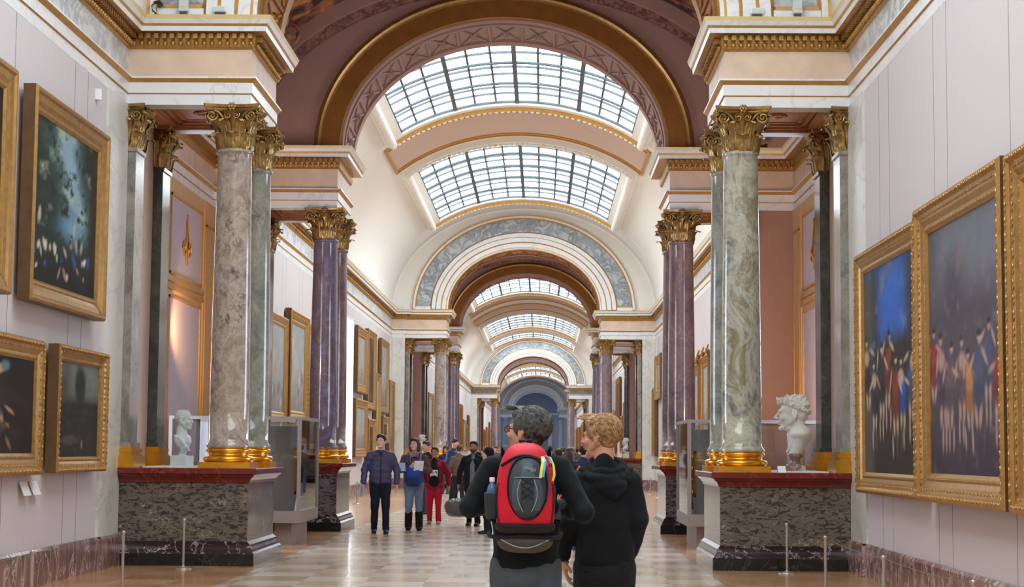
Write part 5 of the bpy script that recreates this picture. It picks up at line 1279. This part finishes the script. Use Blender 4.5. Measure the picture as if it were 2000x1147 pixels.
def loft(name, rows, mt, parent, nx=3.0, seg=36, loc=(0, 0, 0), disp=None):
    """rows: z, half width, y front, y back"""
    mb = MB(); pts = []
    for z, w, y0, y1 in rows:
        cy, d = (y0+y1)/2, abs(y1-y0)/2; row = []
        for k in range(seg):
            a = 2*PI*k/seg; c, s = math.cos(a), math.sin(a)
            row.append((w*abs(c)**(2/nx)*(1 if c > 0 else -1), cy+d*abs(s)**(2/nx)*(1 if s > 0 else -1), z))
        pts.append(row)
    vs = [p for r in pts for p in r]
    fs = [(j*seg+i, j*seg+(i+1) % seg, (j+1)*seg+(i+1) % seg, (j+1)*seg+i) for j in range(len(rows)-1) for i in range(seg)]
    mb.add(vs, fs, 0, True); mb.add(pts[0], [tuple(range(seg))], 0, True); mb.add(pts[-1], [tuple(range(seg))], 0, True)
    if disp: mb.v = [tuple(Vector(v)*(1)+Vector((0, disp(Vector(v)), 0))) for v in mb.v]
    o = mb.build(name, mt, parent, loc=loc); sb = o.modifiers.new('s', 'SUBSURF'); sb.levels = 1; sb.render_levels = 2
    return o

def strands(name, parent, mt, hc, R_, hs, flow, n, r, seed, L=(.03, .06), keep=None, rad=(.086, .104, .094), ctr=(0, -.024, .038)):
    mb = MB(); q = random.Random(seed); c0 = Vector(ctr)
    for i in range(n):
        a = q.uniform(0, 2*PI); el = math.asin(q.uniform(-.92, 1.0)); d = Vector((math.cos(el)*math.cos(a), math.cos(el)*math.sin(a), math.sin(el)))
        p = c0+Vector((d.x*rad[0], d.y*rad[1], d.z*rad[2]))
        if keep and not keep(p): continue
        pts = []; ln = q.uniform(*L); m_ = 5; lift = q.uniform(0.0, .006); cur = p.copy()
        for k in range(m_):
            nd = Vector(((cur.x-c0.x)/rad[0]**2, (cur.y-c0.y)/rad[1]**2, (cur.z-c0.z)/rad[2]**2)).normalized()
            pts.append(hc+R_ @ ((cur+nd*(lift*k/m_+.0015))*hs))
            f = flow(cur); f = (f-nd*f.dot(nd)); f = f.normalized() if f.length > 1e-4 else Vector((0, 0, -1)); f += Vector((q.uniform(-.18, .18), q.uniform(-.18, .18), q.uniform(-.18, .18)))
            cur = cur+f*ln/m_
            # project back to shell
            w = cur-c0; sc = math.sqrt((w.x/rad[0])**2+(w.y/rad[1])**2+(w.z/rad[2])**2); cur = c0+w/sc
        mb.tube(pts, [r*hs, r*1.2*hs, r*1.1*hs, r*.8*hs, r*.25*hs], 5)
    return mb.build(name, mt, parent)

# ---- the man with the red backpack
def man_extra(e, g, hc, R_, h, T2, hs):
    def flow(p): return Vector((0.15*p.x*10, -0.9 if p.z > .03 else -.25, -.55 if p.z < .09 else -.1))
    def keep(p): return not (p.y > .055 and p.z < .085) and not (abs(p.x) > .06 and p.y > -.03 and p.z < .012) and not (p.z < -.03 and p.y > -.045)
    strands('hair_strands', e, 'hair_grey', hc, R_, hs, flow, 3200, .0019, 3, (.03, .06), keep)
    # quiff
    mb = MB(); q = random.Random(8)
    for i in range(120):
        x = q.uniform(-.055, .055); p = Vector((x, .045+q.uniform(-.02, .02), .108))
        mb.tube([T2(p), T2(p+Vector((q.uniform(-.01, .01), .022, .012))), T2(p+Vector((q.uniform(-.02, .01), .046, .002))), T2(p+Vector((q.uniform(-.02, .01), .06, -.012)))], [.003, .0032, .0024, .0006], 5)
    mb.build('fringe', 'hair_grey', e)
    # glasses
    mb = MB()
    for sg in (-1, 1):
        ring_ = [T2((sg*.034+.024*math.cos(a), .103, .0+.017*math.sin(a))) for a in [2*PI*k/20 for k in range(21)]]; mb.tube(ring_, .0022, 6)
        mb.tube([T2((sg*.058, .101, .006)), T2((sg*.076, .085, .007)), T2((sg*.080, .0, .008)), T2((sg*.079, -.02, -.004))], .0026, 6)
    mb.tube([T2((-.01, .104, .004)), T2((0, .108, .007)), T2((.01, .104, .004))], .002, 6)
    go = mb.build('glasses', 'black_plastic', e)
    mb = MB()
    for sg in (-1, 1): mb.add([T2((sg*.034+.023*math.cos(a), .103, .016*math.sin(a))) for a in [2*PI*k/20 for k in range(20)]], [tuple(range(20))])
    mb.build('lens', 'glass', go)
    mb = MB(); mb.tube([(-.06, -.05, 1.452), (-.03, -.085, 1.462), (.03, -.085, 1.462), (.06, -.05, 1.452)], .012, 8); mb.build('collar', 'black_knit', e)
HM = 1.69
man = person((0.635, 9.5), 0, HM, 'grey-haired person with glasses, seen from behind, wearing a red and grey backpack',
    J=dict(shL=(-.105, -.01, .805), shR=(.105, -.01, .805), elL=(-.170, -.03, .685), elR=(.180, -.055, .672), wrL=(-.10, .115, .68), wrR=(.10, .115, .68), hiL=(-.055, 0, .50), hiR=(.055, 0, .50), knL=(-.06, .03, .275), knR=(.07, .0, .275)),
    top='black_fleece', legs='jeans_grey', hair='hair_grey', head_yaw=math.radians(58), head_pitch=math.radians(8), vox=.0045, build=1.06, hem=.475, extra=man_extra,
    hv={'L': (Vector((.3, .3, .9)), Vector((0, -1, .2)), .6), 'R': (Vector((-.3, .3, .9)), Vector((0, -1, .2)), .6)}, headscale=1.06, headoff=(.005, 0, -.012))

def backpack(px, py):
    e = empty('backpack', (px, py, 0), 0, 'red and slate-grey backpack worn on the back of the grey-haired person', 'backpack')
    wr = lambda v: noise.noise(v*14)*0.006
    loft('main_bag', [(1.035, .10, -.02, .09), (1.045, .135, -.06, .10), (1.07, .150, -.085, .10), (1.15, .156, -.10, .10), (1.28, .152, -.10, .10), (1.36, .140, -.09, .10), (1.42, .120, -.07, .10), (1.46, .098, -.045, .095), (1.485, .070, -.01, .09), (1.495, .035, .02, .07)], 'pack_red', e, 2.6, 48, disp=wr)
    # dark side panels and bottom band
    loft('base_band', [(1.025, .09, -.03, .08), (1.03, .135, -.07, .10), (1.05, .155, -.095, .102), (1.072, .158, -.10, .102), (1.078, .150, -.09, .10)], 'pack_black', e, 2.6, 48)
    for sg in (-1, 1):
        mb = MB(); mb.grid(lambda u, v: (sg*(.1575-.012*(2*v-1)**2-.01*abs(2*u-1)**3-(.035*max(0, v-.6)/.4)), -.055+.14*u, 1.08+.30*v), 8, 10); mb.build('side_panel', 'pack_dark', e)
    # front pocket
    cx, cz = .012, 1.262
    def dome(rx, rz, y0, dep, ex=2.4, sh=0.0):
        def fn(u, v):
            a = 2*PI*u; r = v; c, s = math.cos(a), math.sin(a)
            x = abs(c)**(2/ex)*(1 if c > 0 else -1)*rx*r; z = abs(s)**(2/ex)*(1 if s > 0 else -1)*rz*r
            x *= (1-.05*(z/rz)**2 if z > 0 else 1-.22*(z/rz)**2)
            return (cx+sh+x, y0-dep*(1-r**3.0)+noise.noise(Vector((x*22, z*22, 3)))*.004*(1-r), cz+z)
        return fn
    mb = MB(); mb.grid(dome(.100, .160, -.085, .075), 48, 14); pk = mb.build('front_pocket', 'pack_slate', e)
    mb = MB(); mb.grid(dome(.112, .172, -.078, .040), 48, 10); mb.build('pocket_border', 'pack_grey', e)
    f = dome(.102, .162, -.092, .02); mb = MB(); mb.tube([f(k/40, 1.0) for k in range(41)], .0045, 6, cap=False); mb.build('zip', 'pack_black', e)
    D0 = dome(.100, .160, -.085, .075)
    def onp(x, z, off=.004):   # point on the pocket surface
        rx, rz = .100*(1-.1*z/.16), .160; r = min(1, math.hypot(x/rx, z/rz)); return (cx+x, -.085-.075*(1-r**3)-off, cz+z)
    mb = MB()
    mb.grid(lambda u, v: onp(-.070+.140*u*(1)+.0*v, .055+.075*v*(math.sin(PI*u)**.6), .003), 20, 6); mb.build('top_panel', 'pack_grey', pk)
    mb = MB()
    for sg in (-1, 1): mb.grid(lambda u, v: onp(sg*(.034+.046*u*(1-.3*(2*v-1)**2)), -.115+.16*v, .004), 6, 14)
    mb.build('side_gusset', 'pack_grey', pk)
    mb = MB()
    for sg in (-1, 1): mb.tube([onp(sg*(.034+.022*math.sin(PI*k/12)-.012*(k/12)), .045-.165*k/12, .007) for k in range(13)], .0025, 6)
    mb.tube([onp(-.07+.14*k/12, .055+.0*k, .006) for k in range(13)], .002, 6)
    mb.build('piping', 'piping', pk)
    mb = MB()
    zs = [.052, .018, -.020, -.055]
    for a, b in zip(zs[:-1], zs[1:]):
        for sg in (-1, 1): mb.tube([onp(sg*.030, a, .008), onp(0, (a+b)/2, .010), onp(-sg*.030, b, .008)], .0022, 5)
    mb.build('bungee_cord', 'pack_black', pk)
    mb = MB(); c = onp(.012, .098, .006)
    def oval(s, y): return [(c[0]+.032*s*math.cos(t)*math.cos(-.22)-.012*s*math.sin(t)*math.sin(-.22), c[1]-y+.006*abs(math.cos(t)), c[2]+.032*s*math.cos(t)*math.sin(-.22)+.012*s*math.sin(t)*math.cos(-.22)) for t in [2*PI*k/24 for k in range(24)]]
    mb.add(oval(1, .004), [tuple(range(24))]); lo = mb.build('badge', 'piping', pk)
    mb = MB(); o = oval(.82, .0055); mb.add(o+oval(.72, .0055), [(i, (i+1) % 24, 24+(i+1) % 24, 24+i) for i in range(24)])
    for k in range(5): x = -.016+.007*k; mb.tube([(c[0]+x, c[1]-.006, c[2]-.22*x-.003), (c[0]+x+.004, c[1]-.006, c[2]-.22*x+.003)], .0008, 4)
    mb.build('badge_mark', 'pack_dark', lo)
    # top lid seam and handle
    mb = MB(); mb.tube([(-.125+.25*k/14, -.085+.03*abs(2*k/14-1)**2, 1.375+.055*math.sin(PI*k/14)) for k in range(15)], .007, 8); mb.build('lid_zip', 'pack_black', e)
    mb = MB(); mb.tube([(-.03, .05, 1.48), (-.03, .03, 1.505), (.03, .03, 1.505), (.03, .05, 1.48)], .007, 8); mb.build('handle', 'pack_black', e)
    # shoulder straps
    for sg in (-1, 1):
        mb = MB(); P = [(sg*.075, .075, 1.43), (sg*.10, .12, 1.475), (sg*.105, .18, 1.478), (sg*.11, .25, 1.43), (sg*.115, .285, 1.33), (sg*.125, .275, 1.22), (sg*.165, .20, 1.13), (sg*.16, .10, 1.09)]
        def fn(u, v):
            k = v*(len(P)-1); i = min(int(k), len(P)-2); f_ = k-i; p = Vector(P[i]).lerp(Vector(P[i+1]), f_)
            a = 2*PI*u; t = (Vector(P[i+1])-Vector(P[i])).normalized(); nn = Vector((1, 0, 0)); nn = (nn-t*nn.dot(t)).normalized(); bb = t.cross(nn)
            return p+nn*.026*math.cos(a)+bb*.007*math.sin(a)
        mb.grid(fn, 12, 30); mb.build('shoulder_strap', 'pack_dark', e)
    # side mesh pocket
    loft('side_pocket', [(1.10, .028, -.05, .05), (1.12, .036, -.055, .055), (1.20, .040, -.058, .058), (1.235, .043, -.06, .06), (1.236, .038, -.055, .055)], 'pack_dark', e, 2.4, 24, loc=(-.172, .0, 0))
    # ribbons
    def ribbon(nm, P, mt, w=.008):
        mb = MB(); P = [Vector(p) for p in P]; n = len(P)
        vs = [p+Vector((sx*w, dy, 0)) for p in P for sx, dy in ((-1, 0), (1, 0), (1, .002), (-1, .002))]
        mb.add(vs, [(4*i+a, 4*i+(a+1) % 4, 4*i+4+(a+1) % 4, 4*i+4+a) for i in range(n-1) for a in range(4)]); mb.add(vs[:4], [(0, 1, 2, 3)]); mb.add(vs[-4:], [(0, 1, 2, 3)]); mb.build(nm, mt, e)
    ribbon('ribbon', [(.088, -.105, 1.425), (.090, -.15, 1.40), (.084, -.165, 1.36), (.078, -.17, 1.315)], 'yellow', .007)
    ribbon('ribbon', [(.092, -.104, 1.424), (.102, -.15, 1.40), (.098, -.164, 1.36), (.092, -.169, 1.32)], 'cyan', .006)
    ribbon('ribbon', [(.100, -.10, 1.415), (.115, -.13, 1.375), (.128, -.135, 1.335), (.130, -.13, 1.295)], 'dred', .006)
    ribbon('ribbon', [(.105, -.10, 1.428), (.128, -.11, 1.42), (.145, -.12, 1.38), (.150, -.125, 1.33), (.142, -.12, 1.30)], 'yellow', .006)
    ribbon('ribbon', [(.100, -.102, 1.428), (.120, -.112, 1.425), (.134, -.121, 1.39)], 'cyan', .005)
    return e
backpack(.635, 9.5-.235)
e = empty('water_bottle', (.635-.172, 9.5-.235, 1.115), 0, 'clear blue water bottle in the side pocket of the red backpack', 'bottle')
mb = MB(); mb.lathe([(.026, 0), (.028, .01), (.028, .10), (.026, .115), (.028, .13), (.022, .155), (.012, .17), (.012, .178)], 20); mb.build('bottle', 'bottle', e)
mb = MB(); mb.lathe([(.0135, .176), (.014, .18), (.014, .196), (.012, .199)], 18); mb.build('cap', 'white_plastic', e)
e = empty('waist_bag', (.635, 9.5-.20, 0), 0, 'olive brown padded waist bag hanging below the red backpack', 'bag')
loft('bag', [(.925, .05, -.02, .02), (.932, .10, -.05, .03), (.955, .135, -.075, .035), (.985, .150, -.085, .04), (1.01, .145, -.075, .04), (1.022, .12, -.05, .03), (1.026, .06, -.02, .02)], 'olive', e, 2.3, 40, disp=lambda v: noise.noise(v*16)*.008)
mb = MB(); mb.tube([(-.19, .14, 1.02), (-.185, .02, 1.01), (-.15, -.05, 1.005), (0, -.085, 1.018), (.15, -.05, 1.005), (.185, .02, 1.01), (.19, .14, 1.02)], .012, 8); mb.build('strap', 'pack_black', e)
mb = MB(); mb.tube([(-.13+.26*k/12, -.055-.035*math.sin(PI*k/12), 1.0-.045*math.sin(PI*k/12)) for k in range(13)], .003, 6); mb.build('piping', 'piping', e)

# ---- the boy in the black hoodie
def boy_extra(e, g, hc, R_, h, T2, hs):
    def flow(p):
        if p.z > .07: return Vector((-.15, .25 if p.y > 0 else -.5, .0))
        return Vector((0, -.35, -.8))
    def keep(p): return not (p.y > .058 and p.z < .085) and not (abs(p.x) > .06 and p.y > -.03 and p.z < .012) and not (p.z < -.03 and p.y > -.045)
    strands('hair_strands', e, 'hair_blond', hc, R_, hs, flow, 3200, .0018, 5, (.025, .045), keep)
    mb = MB(); q = random.Random(9)
    for i in range(380):
        a = q.uniform(-.062, .062); y = q.uniform(-.05, .075); z = .118-.00*y-.9*(a*a)/.1-max(0, -y)*.25; p = Vector((a, y, z*.93))
        mb.tube([T2(p), T2(p+Vector((0, .012, .014))), T2(p+Vector((q.uniform(-.01, .01), .032, .020))), T2(p+Vector((q.uniform(-.01, .01), .050, .012)))], [.0035, .0035, .0026, .0008], 5)
    mb.build('quiff', 'hair_blond', e)
    c = Vector((.01, -.02, 1.335))
    X = []
    for k in range(15):
        a = 2*PI*k/14; a2 = 2*PI*(k+1)/14
        f = lambda t, r, dz: c+Vector((r*math.cos(t)*1.0, r*.85*math.sin(t), dz-.035*(1-math.sin(t))/2+.02*math.sin(t)))
        X += [('c', f(a, .095, .055), f(a2, .095, .055), .022, .022)]
        if math.sin(a) < .3: X += [('c', f(a, .115, .02), f(a2, .115, .02), .026, .026)]
    X += [('c', (-.12, -.03, 1.345), (.01, -.115, 1.235), .026, .030), ('c', (.14, -.03, 1.345), (.05, -.12, 1.225), .026, .030), ('e', (.03, -.10, 1.265), (.095, .05, .06)), ('c', (-.075, -.07, 1.34), (.06, -.125, 1.27), .018, .02), ('c', (-.02, -.1, 1.35), (.13, -.08, 1.30), .018, .018)]
    link('hood', prims_mesh('hood', X, .0055, 2, fold(.006, 20)), 'black_knit', e)
    Y = [('e', (0, .0, .80), (.168, .118, .030))]
    link('hem', prims_mesh('hem', Y, .006, 1), 'black_knit', e)
boy = person((1.066, 9.90), 0, 1.645, 'sandy-haired boy in a black hooded sweatshirt, seen from behind, looking left',
    J=dict(shL=(-.092, -.01, .782), shR=(.092, -.01, .782), elL=(-.122, -.02, .645), elR=(.118, -.03, .655), wrL=(-.133, .03, .530), wrR=(.088, .045, .535)),
    top='black_knit', legs='black_cloth', hair='hair_blond', head_yaw=math.radians(62), head_pitch=0.0, vox=.0045, build=1.0, hem=.485, extra=boy_extra, skinm='skin',
    hv={'L': (Vector((.12, .1, -1)), Vector((1, .1, .1)), .45), 'R': (Vector((0, .2, -1)), Vector((-1, .1, 0)), .45)}, headscale=.99, headoff=(-.012, 0, .0))

# ---- people walking towards the viewer
def pap(e, nm, c, w, h, mt, rx=0.2, rz=0.0, th=.003):
    q = MB(); q.box(-w/2, w/2, -th, th, -h/2, h/2); o = q.build(nm, mt, e, loc=c); o.rotation_euler = (rx, 0, rz); return o
def held(label, name, cat, fn):
    e = empty(name, (0, 0, 0), 0, label, cat); fn(e); return e
def m1_extra(e, g, hc, R_, h, T2, hs):
    X = [('c', (.062*math.cos(a), -.01+.058*math.sin(a), 1.435), (.062*math.cos(a+.5), -.01+.058*math.sin(a+.5), 1.435), .022, .022) for a in [k*.48 for k in range(14)]]
    link('collar', prims_mesh('collar', X, .007, 1), 'purple_puff', e)
    q = MB(); q.tube([(0, .055, 1.42), (0, .112, 1.34), (0, .146, 1.22), (0, .158, 1.08), (0, .158, .96), (0, .146, .86)], .008, 6); q.build('zip', 'pack_black', e)
m1 = person((-2.10, 31.3), PI+0.10, 1.72, 'person in a purple-grey quilted jacket and dark trousers walking forward on the left', top='purple_puff', legs='navy_trouser', shoes='shoe_blue', hair='hair_black', head_yaw=-0.35, head_pitch=.1,
    extra=m1_extra, puff=.007, build=1.16, J=dict(elL=(-.165, -.02, .645), elR=(.165, -.02, .645), wrL=(-.165, .03, .505), wrR=(.172, .03, .505)), stride=.05, skinm='skin_pale', hem=.49)
def leaflet(loc, rz, w, h, mt, label, rx=0.1):
    q = MB(); q.box(-w/2, w/2, -.004, .004, -h/2, h/2); q.box(-w/2, w/2, -.010, -.006, -h/2+.01, h/2-.01); o = q.build('leaflet', mt, loc=loc); o.rotation_euler = (rx, 0, rz); tag(o, label, 'leaflet'); return o
leaflet((-2.43, 31.22, .76), 1.2, .10, .24, 'paper_blue', 'pale blue leaflet held low by the person in the purple jacket')
def woman_extra(e, g, hc, R_, h, T2, hs):
    X = []
    for k in range(12):
        a = 2*PI*k/11; X.append(('c', (.095*math.cos(a), .01+.085*math.sin(a), 1.40-.03*math.sin(a)), (.095*math.cos(a+.57), .01+.085*math.sin(a+.57), 1.40-.03*math.sin(a+.57)), .040, .040))
    X += [('c', (-.09, .09, 1.37), (-.10, .13, 1.24), .04, .03), ('c', (.09, .09, 1.37), (.10, .13, 1.24), .04, .03)]
    link('fur_collar', prims_mesh('fur_collar', X, .009, 1, lambda co: noise.noise(co*45)*.012), 'fur', e)
w1 = person((-1.60, 32.6), PI+.05, 1.67, 'person with dark bobbed hair, brown fur-collared coat, jeans and tall black boots', top='brown_coat', legs='jeans_light', shoes='boot', hair='hair_brown', hairkind='bob', boots=True, head_yaw=-0.45, head_pitch=.1,
    build=1.08, J=dict(elL=(-.16, -.02, .65), elR=(.16, -.02, .65), wrL=(-.05, .14, .68), wrR=(.055, .14, .67)), stride=.03, skinm='skin_pale', extra=woman_extra, hem=.50, hv={'L': (Vector((.5, .5, .5)), Vector((.3, -1, 0)), .7), 'R': (Vector((-.5, .5, .5)), Vector((-.3, -1, 0)), .7)})
def bagfront(e):
    wr = lambda v: noise.noise(v*12)*.012
    loft('bag', [(.80, .09, -.02, .05), (.82, .14, -.06, .06), (.95, .155, -.08, .06), (1.08, .14, -.07, .06), (1.16, .10, -.05, .05), (1.19, .05, -.02, .03)], 'blue_bag', e, 2.8, 32, loc=(-1.60, 32.36, 0), disp=wr)
    for sg in (-1, 1):
        q = MB(); q.tube([(-1.60+sg*.07, 32.36, 1.15), (-1.60+sg*.09, 32.42, 1.30), (-1.60+sg*.10, 32.50, 1.40)], .018, 8); q.build('strap', 'blue_bag', e)
    pap(e, 'pocket', (-1.62, 32.275, .90), .20, .12, 'navy_puff', 0, 0, .008)
held('blue backpack worn on the front of the person with the fur collar', 'backpack', 'backpack', bagfront)
leaflet((-1.50, 32.28, 1.17), .25, .17, .20, 'paper', 'white opened leaflet held up by the person with the fur collar', .45)
leaflet((-1.80, 32.30, 1.15), -.3, .12, .16, 'paper_blue', 'pale blue leaflet in the other hand of the person with the fur collar', .35)
def red_extra(e, g, hc, R_, h, T2, hs):
    X = [('e', (0, .085, .98), (.108, .094, .21)), ('e', (0, .085, .84), (.110, .092, .12)), ('c', (0, .062, 1.10), (0, .035, 1.26), .098, .050)]
    link('t_shirt', prims_mesh('t_shirt', X, .009, 2), 'black_tee', e)
    q = MB(); f = lambda u, v: (-.075+.15*u, .184-.02*(2*u-1)**2-.010*(2*v-1)**2, .94+.13*v); q.grid(f, 8, 8, 0)
    p = q.build('shirt_print', 'paper', e)
    q = MB()
    for k in range(5): q.grid(lambda u, v: (-.06+.028*k+.012*u, 0.184, 0.995+.05*v+.01*math.sin(k*2)), 1, 1, 0)
    q.tube([(-.06, .176, .962), (.06, .176, .962)], .004, 5); q.build('print_marks', 'black_tee', p)
r1 = person((-1.40, 35.4), PI, 1.52, 'person in a crimson open coat over a black printed T-shirt and bright red trousers', top='crimson', legs='red_trouser', shoes='shoe_grey', hair='hair_brown', hairkind='bun', build=1.2, extra=red_extra,
    J=dict(elL=(-.175, -.02, .645), elR=(.18, -.02, .645), wrL=(-.185, .03, .50), wrR=(.165, .05, .52)), stride=.025, hem=.44, skinm='skin_tan')
leaflet((-1.66, 35.28, .80), .5, .07, .14, 'paper', 'small white folded map held by the person in the crimson coat', .7)
def beard_extra(e, g, hc, R_, h, T2, hs):
    X = [('c', T2((-.055, .03, -.05)), T2((-.02, .082, -.095)), .022, .022), ('c', T2((.055, .03, -.05)), T2((.02, .082, -.095)), .022, .022), ('e', T2((0, .085, -.10)), (.034, .026, .034)), ('c', T2((-.025, .105, -.046)), T2((.025, .105, -.046)), .008, .008)]
    link('beard', prims_mesh('beard', X, .007, 1, lambda co: noise.noise(co*50)*.005), 'hair_brown', e)
    X = [('e', (0, .085, 1.06), (.062, .082, .22)), ('e', (0, .085, .88), (.066, .085, .16)), ('c', (0, .06, 1.2), (0, .04, 1.36), .05, .035)]
    link('shirt', prims_mesh('shirt', X, .009, 2), 'grey_shirt', e)
b1 = person((-.60, 34.8), PI-.15, 1.64, 'bearded person in a black jacket over a grey shirt, carrying a large bag', top='black_cloth', legs='black_cloth', hair='hair_black', build=1.15, extra=beard_extra, skinm='skin_tan', stride=.05,
    J=dict(elL=(-.165, -.02, .645), elR=(.17, -.02, .645), wrL=(-.165, .02, .50), wrR=(.18, .0, .50)), hem=.45)
e = empty('duffel_bag', (-.80, 34.45, 0), .25, 'large shiny taupe duffel bag carried by the bearded person', 'bag')
link('bag', prims_mesh('bag', [('c', (-.18, 0, .36), (.20, 0, .34), .17, .16), ('e', (-.1, -.02, .40), (.2, .16, .14))], .01, 3, fold(.014, 9)), 'bag_taupe', e)
q = MB(); q.tube([(-.14, 0, .52), (-.13, .0, .66), (-.02, .05, .76), (.06, .02, .68), (.10, 0, .50)], .012, 8); q.build('handle', 'pack_black', e)
n1 = person((-1.83, 52.0), PI+1.0, 1.80, 'person in a navy quilted jacket and dark knit hat looking left', top='navy_puff', legs='navy_trouser', hair='hair_black', hairkind='beanie', puff=.007, build=1.2, head_yaw=.3, vox=.012, J=dict(wrL=(-.05, .13, .62), elL=(-.15, .0, .64)))
CR = [  # x, y, rz, H, top, hair, kind, label
 (1.14, 26.5, .15, 1.50, 'black_cloth', 'hair_brown', 'bob', 'person with dark bobbed hair and an orange strap across a black coat'),
 (.88, 40, 0, 1.58, 'grey_shirt', 'navy_puff', 'cap', 'distant person in a blue-grey cap just right of the red backpack'),
 (1.05, 34, .3, 1.50, 'black_cloth', 'hair_brown', 'short', 'distant dark-haired person beside the red backpack ribbons'),
 (1.46, 31, -.6, 1.56, 'navy_puff', 'hair_black', 'short', 'distant person in a blue jacket close to the face of the sandy-haired boy'),
 (1.46, 60, 0, 1.60, 'olive', 'hair_brown', 'short', 'far person in an olive coat among the crowd right of the backpack'),
 (1.95, 70, 0, 1.62, 'brown_coat', 'hair_blond', 'short', 'far fair-haired person in a brown coat among the crowd'),
 (-1.92, 41, 2.6, 1.66, 'black_cloth', 'hair_black', 'short', 'person in black with black hair behind the crimson coat'),
 (-.22, 31.5, 2.0, 1.50, 'black_cloth', 'black_cloth', 'hood', 'person in a black hooded coat behind the shoulder of the backpack wearer'),
 (-2.5, 60, 3.0, 1.60, 'navy_puff', 'hair_black', 'hood', 'far hooded person in dark blue next to the knit hat'),
 (-1.45, 47, .2, 1.60, 'brown_coat', 'hair_brown', 'short', 'far brown-haired person right of the knit hat'),
 (-2.4, 85, 3.1, 1.68, 'black_cloth', 'hair_brown', 'short', 'very distant person in black near the left columns'),
 (-1.2, 75, 3.1, 1.64, 'brown_coat', 'hair_black', 'short', 'far person in a brown coat above the bearded one'),
 (.2, 90, 3.1, 1.7, 'black_cloth', 'hair_brown', 'short', 'very distant person hidden behind the grey-haired figure'),
 (1.55, 95, 0, 1.66, 'navy_puff', 'hair_black', 'short', 'very distant person in navy in the middle of the aisle'),
 (2.4, 84, 0, 1.6, 'grey_shirt', 'hair_brown', 'short', 'very distant person in grey towards the right columns'),
 (-.6, 110, 3.1, 1.7, 'crimson', 'hair_black', 'short', 'very distant person in red in the aisle'),
 (1.0, 120, 3.1, 1.7, 'black_cloth', 'hair_blond', 'short', 'farthest fair-haired person in the aisle'),
 (-3.0, 100, 2.5, 1.66, 'olive', 'hair_brown', 'bob', 'very distant person with long dark hair by the left wall'),
]
for i, (x, y, rz, H, tp, hr, kd, lb) in enumerate(CR):
    ex = None
    if i == 0:
        def ex(e, g, hc, R_, h, T2, hs):
            q = MB(); q.tube([(.13, -.09, 1.24), (.06, -.145, 1.12), (-.02, -.15, 1.0), (-.12, -.13, .84), (-.15, -.06, .78)], .014, 8); q.build('strap', 'orange', e)
    person((x, y), rz, H, lb, top=tp, legs='dark_trouser' if i % 2 else 'jeans_grey', hair=hr, hairkind=kd, vox=.012 if y < 45 else .018, stride=.04, extra=ex, build=1.12, hand=y < 60, skinm=['skin', 'skin_pale', 'skin_tan'][i % 3])
